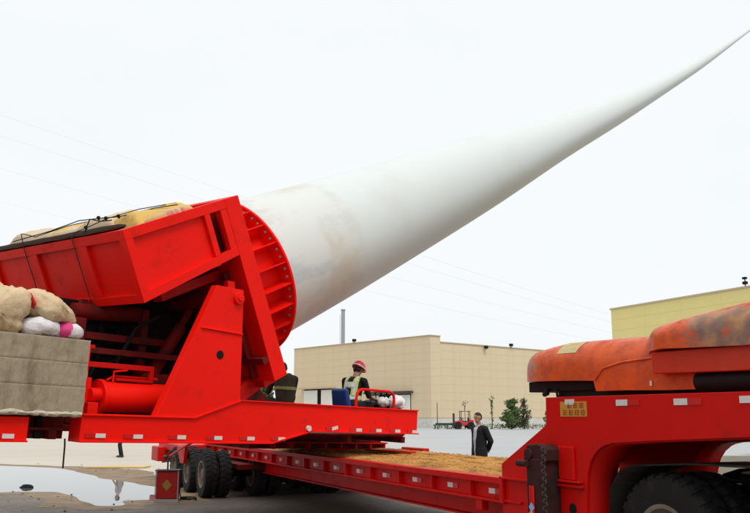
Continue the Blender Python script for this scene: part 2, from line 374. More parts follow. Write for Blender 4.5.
MB().box(1.2, 1.32, -.4, -.3, .1, 1.9).box(1.2, 1.32, .3, .4, .1, 1.9).box(1.22, 1.3, -.3, .3, 1.8, 1.9).box(1.32, 1.4, -.45, .45, .2, .5).build('mast', DSTEEL, fk)
MB().box(1.4, 2.3, -.3, -.18, .1, .15).box(1.4, 2.3, .18, .3, .1, .15).build('fork', DSTEEL, fk)
wme = MB().revolve([(.1, -.12), (.42, -.12), (.45, -.06), (.45, .06), (.42, .12), (.1, .12)], (0, 0, 0), 'y', 18).mesh('wheel', RUBBER)
for x in (-.75, .8):
    for y in (-.55, .55): inst('wheel', wme, fk, Matrix.Translation((x, y, .45)))
rack = empty('pipe_rack', T(10.0, 117.5, 0, R(-3)), 'low green steel rack on the ground left of the forklift', 'rack')
MB().box(-1.9, 1.9, -.4, .4, .5, .62).build('top', GREEN, rack, .02)
for x in (-1.7, 0, 1.7): MB().box(x - .08, x + .08, -.38, .38, 0, .5).build('leg', GREEN, rack)
MB().cyl((-1.6, -.1, .72), (1.7, -.1, .72), .1, n=10).build('pipe', DSTEEL, rack)
pst = empty('post', T(8.6, 117.0), 'thin dark upright post by the hall wall', 'post')
MB().cyl((0, 0, 0), (0, 0, 3.6), .06, .05, 8).build('shaft', DSTEEL, pst); MB().box(-.15, .15, -.15, .15, 0, .06).build('foot', DSTEEL, pst)
PLY = mat('raw_plank', (.62, .44, .2), .7, .2, var=.2, scale=2, stretch=(1, 8, 1))
tag(MB().prism([(-1.05, -.3), (1.0, -.42), (1.1, .25), (-.2, .42)], 0, .05, 'z').build('board', PLY, M=T(-8.9, 29.6, .012, R(4)), bevel=.005), 'yellow plywood board lying on the mud beyond the puddle', 'board')

# ------------------------------------------------------------------ low-bed trailer
HD = 1.05; T0 = Vector((1.437, 9.729, 0)); Dv = Vector((.4158, -.9094, 0)).normalized(); NI = Vector((-Dv.y, Dv.x, 0))
MT = Matrix(((Dv.x, NI.x, 0, T0.x), (Dv.y, NI.y, 0, T0.y), (0, 0, 1, 0), (0, 0, 0, 1)))
WD = 2.58
tr = empty('lowbed_trailer', MT, 'red low bed trailer with gooseneck and sawdust covered deck', 'trailer')
BACK = -14.5
MB().box(BACK, -.02, .02, WD - .02, .99, 1.045).build('deck', REDT, tr, smooth=0)
for y0, y1, yo in ((0, .16, 0), (WD - .16, WD, WD)):
    s = 1 if yo == 0 else -1
    w0 = (.075, .10) if s > 0 else (WD - .10, WD - .075)
    side = MB().box(BACK, 0, w0[0], w0[1], .815, .985).build('side_rail', REDT, tr, smooth=0)
    MB().box(BACK, .0, y0, y1, .985 + .004, 1.062 if s > 0 else 1.047).build('rail_cap', REDT, side, .006, smooth=0)
    MB().box(BACK, .12, y0, y1, .785, .813).build('rail_flange', REDT, side, .005, smooth=0)
    me = MB().box(-.012, .012, (.004 if s > 0 else -.07), (.073 if s > 0 else -.004), .815, .985).mesh('stiffener', REDT, 0)
    for k in range(14): inst('stiffener', me, side, Matrix.Translation((-.72 - .98 * k, 0 if s > 0 else WD, 0)))
def reflector(parent, M, w=.16, h=.055, two=True):
    me = refl_me[(w, h, two)] if (w, h, two) in refl_me else None
    if me is None:
        a = MB().box(0, w, -.006, 0, 0, h).mesh('reflector', REFW, 0); b = MB().box(w + .003, w * 2, -.006, 0, 0, h).mesh('red_reflector', REFR, 0)
        refl_me[(w, h, two)] = (a, b); me = (a, b)
    o = inst('reflector', me[0], parent, M)
    if two: inst('red_reflector', me[1], parent, M)
    return o
refl_me = {}
for k in range(14): reflector(tr, Matrix.Translation((-.39 - .98 * k, .072, .865)), .13, .06)
# lower main beams, cross members, black running gear in the shade
for y in (.3, WD - .5):
    mbm = MB().box(BACK, .3, y, y + .2, .55, .787)
    mbm.build('main_beam', REDT, tr, .01, smooth=0)
    MB().box(BACK, .3, y - .05, y + .25, .525, .548).build('beam_flange', REDT, tr, smooth=0)
me = MB().box(-.06, .06, .52, WD - .52, .62, .98).mesh('cross_member', REDT, 0)
for k in range(13): inst('cross_member', me, tr, Matrix.Translation((-1. - 1.05 * k, 0, 0)))
# small bracket under the flange
MB().box(-.62, -.48, .02, .12, .66, .784).build('bracket', REDT, tr, .01, smooth=0)
# far edge folded ramp piece
MB().box(-7.75, -6.75, WD - .02, WD + .12, 1.02, 1.12).build('edge_rail', REDT, tr, .02, smooth=0)
# gooseneck, narrower than the deck
WG = 1.72
arch = [(1.43, .5), (1.47, .83), (1.49, 1.05), (1.51, 1.19), (1.56, 1.31), (1.63, 1.39), (1.72, 1.45), (1.80, 1.48), (1.9, 1.5), (2.4, 1.533), (3.49, 1.59), (5.2, 1.66)]
neck = [(.002, .5), (.0, 1.22), (.87, 1.657), (.88, 1.943), (5.2, 1.935)] + arch[::-1]
for y in (0, WG - .04):
    pl = MB().prism(neck, y, y + .04).build('gooseneck_plate', REDT, tr, .004, smooth=0)
    y0, y1 = (.0401, .36) if y == 0 else (y - .32, y - .0001)
    fl = MB().add([(a, q, b) for a, b in arch for q in (y0, y1)], [(2 * i, 2 * i + 2, 2 * i + 3, 2 * i + 1) for i in range(len(arch) - 1)])
    fo = fl.build('arch_flange', REDT, tr, smooth=50); sm = fo.modifiers.new('s', 'SOLIDIFY'); sm.thickness = .025; sm.offset = 0
MB().box(.88, 5.2, .042, WG - .042, 1.90, 1.925).build('gooseneck_top', REDT, tr, smooth=0)
MB().prism([(.86, 1.63), (.88, 1.665), (.02, 1.23), (.02, 1.19)], .042, WG - .042).build('gooseneck_ramp', REDT, tr, smooth=0)
MB().box(.87, .895, .042, WG - .042, 1.66, 1.9).build('gooseneck_face', REDT, tr, smooth=0)
MB().box(.01, 1.43, .3, WG - .3, .5, 1.1).build('gooseneck_core', REDT, tr, smooth=0)
MB().box(.0, 1.46, -.045, -.001, 1.055, 1.083).build('neck_flange', REDT, tr, .005, smooth=0)
MB().box(.01, .07, -.05, -.001, .79, 1.05).box(.07, .4, -.03, -.001, .81, .835).build('neck_gusset', REDT, tr, .005, smooth=0)
MB().box(1.10, 1.34, -.035, -.001, 1.125, 1.45).box(1.10, 1.45, -.06, -.001, 1.10, 1.122).build('jack_bracket', REDT, tr, .008, smooth=0)
LEGM = mat('greasy_black_red', (.045, .012, .010), .6, .2, var=.5, scale=5, dirt=(.012, .010, .009), dirt_amt=.5, dirt_scale=5)
lg = MB().box(.80, 1.08, -.22, -.002, .10, 1.32).prism([(.72, 1.30), (1.12, 1.30), (1.12, 1.42), (.98, 1.47), (.80, 1.46)], -.20, -.002)
lo = lg.build('landing_leg', LEGM, tr, .012)
MB().cyl((.84, -.23, 1.36), (.84, -.20, 1.36), .06, n=14).cyl((.70, -.25, 1.27), (.86, -.25, 1.27), .035, n=10).build('crank_hub', LEGM, lo)
MB().box(.70, 1.18, -.34, .10, .0, .06).build('foot_pad', DSTEEL, lo, .01)
MB().box(.86, .94, -.24, -.221, .6, 1.05).build('inner_leg', REDT, lo, .01)
ck = MB()
for i in range(26): ck.revolve([(.012, -.008), (.024, -.008), (.024, .008), (.012, .008)], (1.10 + .01 * math.sin(i), -.22 + (.012 if i % 2 else 0), 1.42 - i * .036), 'y' if i % 2 else 'x', 8)
ck.build('chain', DSTEEL, lo)
MB().tube([(.67, -.03, 1.3), (.665, -.06, 1.0), (.675, -.05, .7), (.68, -.03, .3)], .012, 7).tube([(.70, -.03, 1.27), (.72, -.07, 1.0), (.70, -.05, .6), (.71, -.03, .3)], .010, 7).build('air_hose', BLACK, tr)
BLU = mat('label_blue', (.20, .42, .75), .4); ORG = mat('label_orange', (.75, .33, .05), .4)
lb = MB().add([(-.05, 0, 0), (0, 0, -.05), (.05, 0, 0), (0, 0, .05)], [(0, 1, 2, 3)]); lb = lb.build('diamond_label', BLU, lo, smooth=0, M=Matrix.Translation((.91, -.245, .84)))
lb2 = MB().prism([(-.05, -.05), (.05, -.05), (.05, .02), (0, .05), (-.05, .02)], 0, .004).build('orange_label', ORG, lo, smooth=0, M=Matrix.Translation((.90, -.246, .755)))
MB().cyl((1.27, -.012, .85), (1.27, 0, .85), .05, n=16).build('port_hole', BLACK, tr)
# stickers and reflectors on the gooseneck
reflector(tr, Matrix.Translation((1.215, -.002, 1.862)), .145, .055, False)
reflector(tr, Matrix.Translation((1.985, -.002, 1.845)), .155, .055); reflector(tr, Matrix.Translation((2.72, -.002, 1.842)), .155, .055); reflector(tr, Matrix.Translation((3.42, -.002, 1.85)), .155, .055)
stk = MB().box(1.13, 1.55, -.005, -.0005, 1.745, 1.893).build('warning_sticker', YEL, tr, smooth=0)
rg = random.Random(3); stm = MB()                                   # two rows of small characters, too small to read in the photo
for row, (zc, ch_) in enumerate(((1.855, .05), (1.785, .05))):
    for k in range(4):
        xc = 1.19 + .095 * k + (.02 if row else 0)
        if row == 0 and k == 0: continue
        for q in (-1, 0, 1): stm.box(xc - .034, xc + .034, -.0075, -.0052, zc + q * .019 - .004, zc + q * .019 + .004)
        vx = rg.uniform(-.02, .02); stm.box(xc + vx - .004, xc + vx + .004, -.0085, -.0076, zc - .03, zc + .03)
        if rg.random() < .7: stm.box(xc - .03, xc - .022, -.0085, -.0076, zc - .024, zc + .022)
stm.build('lettering', mat('sticker_ink', (.36, .06, .02), .5), stk, smooth=0)
# rear axle lines: wheels across the full width
def tyre_prof(r, w, ri): return [(ri, -w * .42), (ri + .03, -w * .47), (r * .80, -w * .5), (r * .93, -w * .48), (r * .985, -w * .40), (r, -w * .3), (r, w * .3), (r * .985, w * .40), (r * .93, w * .48), (r * .80, w * .5), (ri + .03, w * .47), (ri, w * .42)]
def tyre_mesh(r, w, ri, lugs, name='tyre'):
    b = MB().revolve(tyre_prof(r - .018, w, ri), (0, 0, 0), 'y', 48)
    for i in range(lugs):
        th = 2 * math.pi * i / lugs
        for sgn in (-1, 1):
            t = th + (math.pi / lugs if sgn > 0 else 0); dt = 2 * math.pi / lugs * .31
            y0, y1, y2 = sgn * w * .06, sgn * w * .33, sgn * w * .485
            sk = dt * .8
            ro, rs_ = r, r * .955
            def P(rr, tt, y): return (rr * math.cos(tt), y, rr * math.sin(tt))
            vs = [P(ro, t - dt + sk, y0), P(ro, t + dt + sk, y0), P(ro - .003, t + dt, y1), P(ro - .003, t - dt, y1), P(rs_, t + dt, y2), P(rs_, t - dt, y2)]
            vi = [P(r - .04, t - dt + sk, y0), P(r - .04, t + dt + sk, y0), P(r - .04, t + dt, y1), P(r - .04, t - dt, y1), P(rs_ - .05, t + dt, y2 * .97), P(rs_ - .05, t - dt, y2 * .97)]
            b.add(vs + vi, [(0, 1, 2, 3), (3, 2, 4, 5), (0, 6, 7, 1), (1, 7, 8, 2), (2, 8, 10, 4), (4, 10, 11, 5), (5, 11, 9, 3), (3, 9, 6, 0)])
    return b.mesh(name, RUBBER, 25)
def rim_mesh(ri, w, side=-1):
    s = side
    prof = [(ri, s * w * .43), (ri + .028, s * w * .46), (ri + .028, s * w * .49), (ri - .012, s * w * .47), (ri - .03, s * w * .2), (ri * .72, s * w * .02), (ri * .5, s * w * .05), (ri * .46, s * w * .32), (ri * .40, s * w * .40), (.001, s * w * .41), (.001, -s * w * .1), (ri, -s * w * .1)]
    b = MB().revolve(prof, (0, 0, 0), 'y', 32)
    for i in range(10):
        th = 2 * math.pi * i / 10; x, z = .61 * ri * math.cos(th), .61 * ri * math.sin(th)
        b.cyl((x, s * w * .02, z), (x, s * w * .14, z), .016, n=6)
    return b.mesh('rim', RIM, 35)
ty_s = tyre_mesh(.5, .26, .265, 26); rm_s = rim_mesh(.265, .26)
MB().box(-13.9, -9.9, -.3, WD + .3, .60, .72).build('bogie_frame', RED_SHADE, tr, .01, smooth=0)
for s in (-10.46, -11.95, -13.45):
    MB().cyl((s, -.8, .5), (s, 3.3, .5), .07, n=12).build('axle', BLACK, tr)
    for k, y in enumerate((-.87, -.55, .25, .57, 1.75, 2.07, 2.9, 3.22)):
        t = inst('wheel', ty_s, tr, Matrix.Translation((s, y, .5))); t.name = 'wheel'
        inst('rim', rm_s, t, None)
# side boxes and struts on the rear bogie
MB().box(-17.2, -16.2, -.9, -.5, .50, .9).build('tool_box', REDT, tr, .02, smooth=0)
MB().box(-17.2, -14.2, -.7, 2.4, .82, 1.0).build('rear_frame', REDT, tr, .01, smooth=0)
MB().tube([(-13.8, -1.1, .70), (-11.0, -1.1, 1.17)], .035, 8).build('strut', REDT, tr)
MB().prism([(-12.6, 1.05), (-11.6, 1.05), (-11.75, .66), (-12.1, .66)], -1.12, -1.04).build('bogie_plate', REDT, tr, .01, smooth=0)
# ------------------------------------------------------------------ sawdust on the deck
SAW = mat('sawdust', (.56, .29, .085), .9, .08, var=.3, scale=14, dirt=(.22, .10, .035), dirt_amt=.5, dirt_scale=3.5, bump=.9, bscale=40, stretch=(.6, 1.6, 1))
nx_, ny_ = 220, 44; vs = []
for i in range(nx_ + 1):
    for j in range(ny_ + 1):
        x = -13.4 + 13.36 * i / nx_; y = .165 + (WD - .185) * j / ny_
        p = Vector((x, y, 0)); e_ = min(1, min(j, ny_ - j) / 4, min(i, nx_ - i) / 3)
        h = .006 + e_ * (.028 + .03 * noise.noise(p * 1.1) + .022 * noise.noise(p * 4) + .014 * noise.noise(p * 11))
        vs.append((x, y, 1.046 + max(-.01, h)))
sb = MB().add(vs, [(i * (ny_ + 1) + j, (i + 1) * (ny_ + 1) + j, (i + 1) * (ny_ + 1) + j + 1, i * (ny_ + 1) + j + 1) for i in range(nx_) for j in range(ny_)])
rg = random.Random(21)
for i in range(9000):
    x, y = rg.uniform(-9.5, -.08), rg.uniform(.1, WD - .1); p = Vector((x, y, 1.085 + .025 * noise.noise(Vector((x, y, 0)) * 1.1)))
    a = Vector((rg.gauss(0, 1), rg.gauss(0, 1), rg.gauss(0, .35))).normalized() * rg.uniform(.004, .017); b = Vector((-a.y, a.x, rg.gauss(0, .01))) * .35
    sb.add([p - a, p + b, p + a, p - b], [(0, 1, 2, 3)])
so = sb.build('sawdust', SAW, M=MT, smooth=0, fix=False); tag(so, kind='stuff')
for c, sz in (((-6.2, 1.6), (.7, .16)), ((-7.6, 1.0), (.5, .2))):
    o = MB().prism([(-sz[0], -sz[1]), (sz[0] * .6, -sz[1] * 1.2), (sz[0], sz[1] * .4), (-sz[0] * .5, sz[1])], 0, .03, 'z').build('steel_plate', RED, M=MT @ T(c[0], c[1], 1.095, R(8)), bevel=.005)
    tag(o, 'thin red plate lying in the sawdust, ' + ('the one further right' if c[0] > -7 else 'the one nearer the lifting rig'), 'plate')

# ------------------------------------------------------------------ tractor unit under the gooseneck
tk = empty('tractor_unit', MT, 'rear end of a truck tractor under the gooseneck with dusty double tyres', 'truck')
ty_b = tyre_mesh(.62, .31, .315, 30); rm_b = rim_mesh(.315, .31)
for s in (2.17, 3.62):
    MB().cyl((s, .45, .62), (s, 2.2, .62), .11, n=14).build('axle', BLACK, tk)
    for y in (.455, .80, 1.78, 2.13):
        w = inst('wheel', ty_b, tk, Matrix.Translation((s, y, .62)) @ Matrix.Rotation(.2 * y, 4, 'Y')); inst('rim', rm_b, w, Matrix.Rotation(math.pi, 4, 'Z') if y in (.80, 2.13) else None)
for y in (.98, 1.52): MB().box(1.25, 6.5, y, y + .09, .85, 1.12).build('frame_rail', BLACK, tk, .01, smooth=0)
FEN = mat('dusty_fender', (.018, .015, .013), .6, .3, var=.3, dirt=(.07, .045, .03), dirt_amt=.35, dirt_scale=5)
fp = [(1.44, .62), (1.50, 1.06), (1.66, 1.235), (1.88, 1.30), (2.55, 1.345), (3.2, 1.355), (4.1, 1.34), (4.35, 1.1)]
for y0, y1, dz in ((.27, .97, 0), (1.62, 2.32, -.07)):
    fb = MB().add([(a, q, b + dz) for a, b in fp for q in (y0, y1)], [(2 * i, 2 * i + 2, 2 * i + 3, 2 * i + 1) for i in range(len(fp) - 1)])
    fo = fb.build('fender', FEN, tk, smooth=60); sm = fo.modifiers.new('s', 'SOLIDIFY'); sm.thickness = .018
    MB().box(1.40, 1.415, y0, y1, .25, .9).build('mud_flap', RUBBER, tk, smooth=0)
MB().box(1.36, 1.40, .30, .42, .92, 1.08).build('tail_lamp', mat('tail_lamp_red', (.42, .02, .01), .2, .5), tk, .01)
MB().cyl((2.8, WD / 2, 1.13), (2.8, WD / 2, 1.24), .45, n=24).box(2.3, 3.3, .99, 1.6, 1.02, 1.13).build('fifth_wheel', BLACK, tk, .01)
MB().box(1.62, 1.70, 2.10, 2.18, 1.38, 1.46).tube([(1.66, 2.14, 1.20), (1.66, 2.14, 1.40)], .02, 6).build('work_lamp', BLACK, tk)
MB().box(4.6, 6.4, .3, .95, .6, 1.15).build('fuel_tank', DSTEEL, tk, .08)

# ------------------------------------------------------------------ orange covers on the gooseneck
def hull_material():
    m = mat('weathered_orange', (.62, .095, .016), .30, .25, var=.25, scale=2.2, dirt=(.42, .06, .025), dirt_amt=.5, dirt_scale=7, bump=.3, bscale=12)
    n = m.node_tree.nodes; l = m.node_tree.links; b = n['Principled BSDF']; src = b.inputs['Base Color'].links[0].from_socket
    tc = n.new('ShaderNodeTexCoord'); vo = n.new('ShaderNodeTexNoise'); vo.inputs['Scale'].default_value = 5.5; vo.inputs['Detail'].default_value = 9; vo.inputs['Roughness'].default_value = .75
    l.new(tc.outputs['Object'], vo.inputs['Vector'])
    at = n.new('ShaderNodeAttribute'); at.attribute_name = 'worn'
    ad = n.new('ShaderNodeMath'); ad.operation = 'ADD'; l.new(vo.outputs[0], ad.inputs[0]); l.new(at.outputs['Fac'], ad.inputs[1])
    mr = n.new('ShaderNodeMapRange'); l.new(ad.outputs[0], mr.inputs[0]); mr.inputs[1].default_value = .70; mr.inputs[2].default_value = .85
    v2 = n.new('ShaderNodeTexNoise'); v2.inputs['Scale'].default_value = 5; v2.inputs['Detail'].default_value = 6; l.new(tc.outputs['Object'], v2.inputs['Vector'])
    cr = n.new('ShaderNodeValToRGB'); l.new(v2.outputs[0], cr.inputs[0]); e = cr.color_ramp.elements
    e[0].position = .35; e[0].color = (.15, .12, .105, 1); e[1].position = .62; e[1].color = (.42, .22, .10, 1)
    q = cr.color_ramp.elements.new(.48); q.color = (.26, .15, .10, 1)
    k = n.new('ShaderNodeMix'); k.data_type = 'RGBA'; l.new(mr.outputs[0], k.inputs[0]); l.new(src, k.inputs[6]); l.new(cr.outputs[0], k.inputs[7]); l.new(k.outputs[2], b.inputs['Base Color'])
    return m
HULL = hull_material()
HULLB = mat('scuffed_orange_red', (.50, .035, .012), .4, .25, var=.2, scale=2, dirt=(.42, .09, .04), dirt_amt=.25, dirt_scale=7)
def hull(name, stations, y0, y1, parent, worn):
    """stations: (s, z_bottom, z_side, z_top, inset); cross-section a rounded arch between y0 and y1"""
    prof = []; K = 18
    vs = []; wv = []
    for (s, zb, zs, zt, ins) in stations:
        a, b = y0 + ins, y1 - ins; yc = (a + b) / 2; hw = (b - a) / 2
        ring = [(s, a, zb)]
        for i in range(K + 1):
            th = math.pi - math.pi * i / K
            cx = math.copysign(abs(math.cos(th)) ** .70, math.cos(th)); sz = math.sin(th) ** .82
            ring.append((s, yc + hw * cx, zs - .5 * (zs - zb) + (zt - zs + .5 * (zs - zb)) * sz))
        ring.append((s, b, zb))
        for p in ring:
            q = Vector(p); d = .010 * noise.noise(q * 3) + .005 * noise.noise(q * 9)
            vs.append((p[0], p[1] - d, p[2] + d)); wv.append(worn(p))
    n = K + 3; fs = []
    for i in range(len(stations) - 1):
        for k in range(n - 1): fs.append((i * n + k, (i + 1) * n + k, (i + 1) * n + k + 1, i * n + k + 1))
        fs.append((i * n + n - 1, (i + 1) * n + n - 1, (i + 1) * n, i * n))
    fs += [tuple(range(n)), tuple(range(len(stations) * n - 1, (len(stations) - 1) * n - 1, -1))]
    b = MB().add(vs, fs); o = b.build(name, HULL, parent, smooth=50)
    at = o.data.attributes.new('worn', 'FLOAT', 'POINT'); at.data.foreach_set('value', wv); return o
MK = MT
c1 = empty('hood_cover', MK @ T(0, 0, 1.943), 'longer orange scuffed hood with blunt nose over the gooseneck step', 'hood')
def st(lst, dz): return [(s, zb - dz, zs - dz, zt - dz, i) for s, zb, zs, zt, i in lst]
hull('shell', st([(-.87, 2.20, 2.23, 2.30, .40), (-.85, 2.19, 2.28, 2.37, .375), (-.78, 2.18, 2.32, 2.43, .33), (-.68, 2.175, 2.35, 2.485, .265), (-.55, 2.17, 2.365, 2.53, .18), (-.36, 2.165, 2.375, 2.565, .06), (-.1, 2.16, 2.38, 2.59, .01), (.25, 2.15, 2.385, 2.605, 0), (.6, 2.14, 2.385, 2.603, 0), (.93, 2.13, 2.385, 2.595, 0), (.96, 2.02, 2.385, 2.594, .0), (1.4, 2.01, 2.385, 2.58, .0), (2.0, 2.0, 2.39, 2.575, 0), (2.9, 1.99, 2.40, 2.575, 0)], 1.943), .60, 1.50, c1,
     lambda p: .32 * max(0, 1 - abs(p[0] + .45) / .6) + (.09 if p[0] > .9 and p[2] < .42 else .02))
MB().box(-.42, .92, .70, 1.42, 2.035 - 1.943, 2.160 - 1.943).build('base_frame', BLACK, c1, .01, smooth=0)
MB().box(.1, 2.9, .75, 1.38, .0, .10).build('skid', BLACK, c1, .01, smooth=0)
MB().tube([(-.02, .68, .13), (-.02, .68, .07), (-.08, .68, .06)], .03, 8).build('hook', BLACK, c1)
MB().tube([(.16, .68, .12), (.18, .68, .02)], .015, 6).build('pin', BLACK, c1)
sh = [o for o in c1.children if o.name.startswith('shell')][0].data; ff = []; vv = []; ids = {}
for p in sh.polygons:
    if .38 < p.center.x < .70 and .64 < p.center.y < .84 and p.center.z > .50:
        f = []
        for i in p.vertices:
            if i not in ids: ids[i] = len(vv); q = sh.vertices[i]; vv.append(tuple(q.co + q.normal * .004))
            f.append(ids[i])
        ff.append(f)
MB().add(vv, ff).build('paper_label', mat('old_label', (.50, .46, .24), .7, var=.3, scale=9, dirt=(.5, .12, .04), dirt_amt=.4, dirt_scale=9), c1, smooth=60, fix=False)
MB().tube([(.96, .594, 2.13 - 1.943), (1.10, .596, 2.25 - 1.943), (1.4, .600, 2.30 - 1.943), (1.9, .602, 2.32 - 1.943)], .012, 6).build('rib', HULL, c1)
c2 = empty('hood_cover', MK @ T(0, 0, 1.943), 'orange hood with patchy bare grey paint raised on a red beam', 'hood')
hull('shell', st([(1.55, 2.39, 2.43, 2.48, .44), (1.57, 2.385, 2.48, 2.55, .41), (1.63, 2.38, 2.52, 2.60, .36), (1.73, 2.375, 2.54, 2.635, .275), (1.86, 2.37, 2.55, 2.65, .16), (2.0, 2.37, 2.555, 2.652, .045), (2.12, 2.37, 2.56, 2.648, .01), (2.22, 2.37, 2.57, 2.665, 0), (2.42, 2.365, 2.575, 2.70, 0), (2.8, 2.35, 2.575, 2.74, 0), (3.15, 2.34, 2.57, 2.77, 0), (3.7, 2.33, 2.56, 2.81, 0), (4.8, 2.32, 2.56, 2.83, 0)], 1.943), .38, 1.55, c2,
     lambda p: .36 * max(0, min(1, (p[0] - 2.15) / .55)) + .02 - .12 * max(0, (p[2] - .68) / .1) + (-.12 if p[2] > .72 else 0))
MB().prism([(1.98, 2.15 - 1.943), (4.8, 2.10 - 1.943), (4.8, 2.318 - 1.943), (1.98, 2.36 - 1.943)], .46, 1.45).build('beam', HULLB, c2, .01, smooth=0)
MB().cyl((2.42, .62, 2.06 - 1.943), (4.8, .62, 2.06 - 1.943), .10, n=20).cyl((2.42, 1.3, 2.06 - 1.943), (4.8, 1.3, 2.06 - 1.943), .10, n=20).build('roller', BLACK, c2, .02)
reflector(c2, Matrix.Translation((1.80, .592, .10)), .03, .05, False)
#@@RIG
# ------------------------------------------------------------------ blade lifting rig
RX, RY, RZ = Vector((.6556, .7544, -.0297)), Vector((-.7530, .6555, .0436)), None
RX.normalize(); RY = (RY - RX * RY.dot(RX)).normalized(); RZ = RX.cross(RY)
P0 = Vector((.783, 15.5, 1.421))
MRIG = Matrix(((RX.x, RY.x, RZ.x, P0.x), (RX.y, RY.y, RZ.y, P0.y), (RX.z, RY.z, RZ.z, P0.z), (0, 0, 0, 1)))
E_ = R(26); ce, se = math.cos(E_), math.sin(E_)
MU = Matrix(((ce, 0, -se, -4.422), (0, 1, 0, 0), (se, 0, ce, 3.497), (0, 0, 0, 1)))      # tilted frame: a along the blade, y across, n up
rig = empty('blade_lifting_rig', MRIG, 'large red hydraulic rig holding up the white blade root with tilted ballast hopper', 'lifting rig')
def strip(mb, pts, y0, y1, t, closed=False):
    P = [Vector((a, b)) for a, b in pts]; m = len(P); out = []
    for i in range(m):
        ds = []
        if i > 0 or closed: ds.append((P[i] - P[i - 1]).normalized())
        if i < m - 1 or closed: ds.append((P[(i + 1) % m] - P[i]).normalized())
        n_ = sum((Vector((-d.y, d.x)) for d in ds), Vector((0, 0))).normalized()
        k = t / max(.4, n_.dot(Vector((-ds[0].y, ds[0].x)))); out.append(P[i] + n_ * k)
    for i in range(m - (0 if closed else 1)):
        j = (i + 1) % m
        mb.prism([tuple(P[i]), tuple(P[j]), tuple(out[j]), tuple(out[i])], y0, y1)
    return mb
beam = [(-6.69, -.19), (-3.54, -.19), (-2.71, 0), (0, 0), (0, .437), (-4.19, .437), (-5.0, .165), (-6.69, .157)]
for y0, y1, yl0, yl1 in ((.03, .30, -.002, .0299), (2.9, 3.17, 3.1701, 3.2)):
    sb_ = MB().prism(beam, y0, y1).build('side_beam', RED, rig, .004, smooth=0)
    l = MB(); strip(l, [(-6.69, -.19), (-3.54, -.19), (-2.71, 0), (.03, 0)], yl0, yl1, .022); strip(l, [(.0, .437), (-4.19, .437), (-5.0, .165), (-6.69, .157)], yl0, yl1, .020)
    l.build('beam_lip', RED, sb_, .004, smooth=0)
    MB().box(-9.6, -7.36, y0, y1, -.19, .10).build('outrigger_beam', RED, rig, .006, smooth=0)
    l = MB(); strip(l, [(-9.6, -.19), (-7.36, -.19)], yl0, yl1, .02); l.build('beam_lip', RED, rig, smooth=0)
MB().box(-7.36, -6.69, .45, .62, -.17, .10).build('inner_beam', RED_SHADE, rig, smooth=0)
MB().box(-7.08, -7.0, .40, .449, -.17, .10).build('slide_bar', BLACK, rig, smooth=0)
MB().prism([(-9.4, .31), (-.06, .31), (.85, 1.0), (1.15, 2.89), (-9.4, 2.89)], -.06, -.03, 'z').build('platform_floor', RED_SHADE, rig, smooth=0)
for x in (-9.5, -6.9, -5.2, -3.0, -1.5, -.05): MB().box(x - .05, x + .05, .301, 2.899, -.17, -.061).build('cross_beam', RED_SHADE, rig, smooth=0)
MB().prism([(-.04, .31), (-.002, .31), (.90, 1.0), (1.20, 2.89), (1.15, 2.89), (.85, 1.0)], -.02, .40, 'z').build('end_plate', RED, rig, smooth=0)
RS_ = [(-7.66, -.15), (-6.48, -.13), (-5.935, -.135), (-5.249, -.135), (-4.62, -.138), (-4.015, -.14), (-3.402, -.14), (-2.235, .03), (-1.654, .025), (-1.142, .025), (-.63, .025), (-.145, .02)]
for k, (x, z) in enumerate(RS_):
    a = inst('reflector', MB().box(0, .14, .018, .0285, 0, .052).mesh('reflector', REFW, 0), rig, Matrix.Translation((x, 0, z)) @ (Matrix.Rotation(R(-12), 4, 'Y') if k == 7 else Matrix()))
    inst('red_reflector', MB().box(-.143, -.003, .018, .0285, 0, .052).mesh('red_reflector', REFR, 0), rig, Matrix.Translation((x, 0, z)))
MB().cyl((-2.78, -.01, .055), (-2.78, .0299, .055), .045, n=14).build('round_reflector', REFW, rig)
# slewing base standing on the trailer deck
sbm = MB().box(-2.0, 1.68, 2.30, 3.5, -.41, -.30).build('slew_base', RED_SHADE, rig, smooth=0)
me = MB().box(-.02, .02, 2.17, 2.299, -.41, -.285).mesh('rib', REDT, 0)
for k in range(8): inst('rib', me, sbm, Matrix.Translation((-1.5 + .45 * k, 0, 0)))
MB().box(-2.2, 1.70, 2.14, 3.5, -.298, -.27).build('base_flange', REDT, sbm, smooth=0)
MB().box(-2.4, 1.5, 2.16, 3.4, -.268, -.075).build('turntable_frame', RED_SHADE, sbm, .01, smooth=0)
MB().box(1.502, 1.93, 2.15, 2.6, -.235, -.11).build('end_stop', BLACK, sbm, .01, smooth=0)
MB().cyl((-.2, 2.85, -.27), (-.2, 2.85, -.065), .62, n=40).build('slew_ring', BLACK, sbm)
# brackets
brk = [(-5.62, .145), (-5.03, .145), (-4.20, .43), (-4.30, 2.04), (-4.80, 2.045)]
for y0, y1 in ((.028, .16), (2.9, 3.03)):
    b0 = MB().prism(brk, y0 - .001, y1).build('bracket', RED, rig, .006, smooth=0)
    if y0 < 1:
        MB().prism([(-5.02, 1.40), (-4.262, 1.375), (-4.262, 1.395), (-5.01, 1.42)], .0, .0265).build('weld_seam', RED, b0, .006, smooth=0)
        MB().cyl((-4.64, .02, 1.055), (-4.64, .0269, 1.055), .062, n=20).build('lightening_hole', VOID, b0)
        MB().cyl((-4.40, -.03, 1.90), (-4.40, .0269, 1.90), .085, n=20).cyl((-4.40, -.05, 1.90), (-4.40, -.03, 1.90), .045, n=6).build('pivot_pin', RED, b0, .005)
MB().prism([(-4.35, 2.2), (-4.22, 2.2), (-4.05, 1.2), (-4.18, .44), (-4.24, .44)], .35, .46).build('inner_bracket', RED, rig, .006, smooth=0)
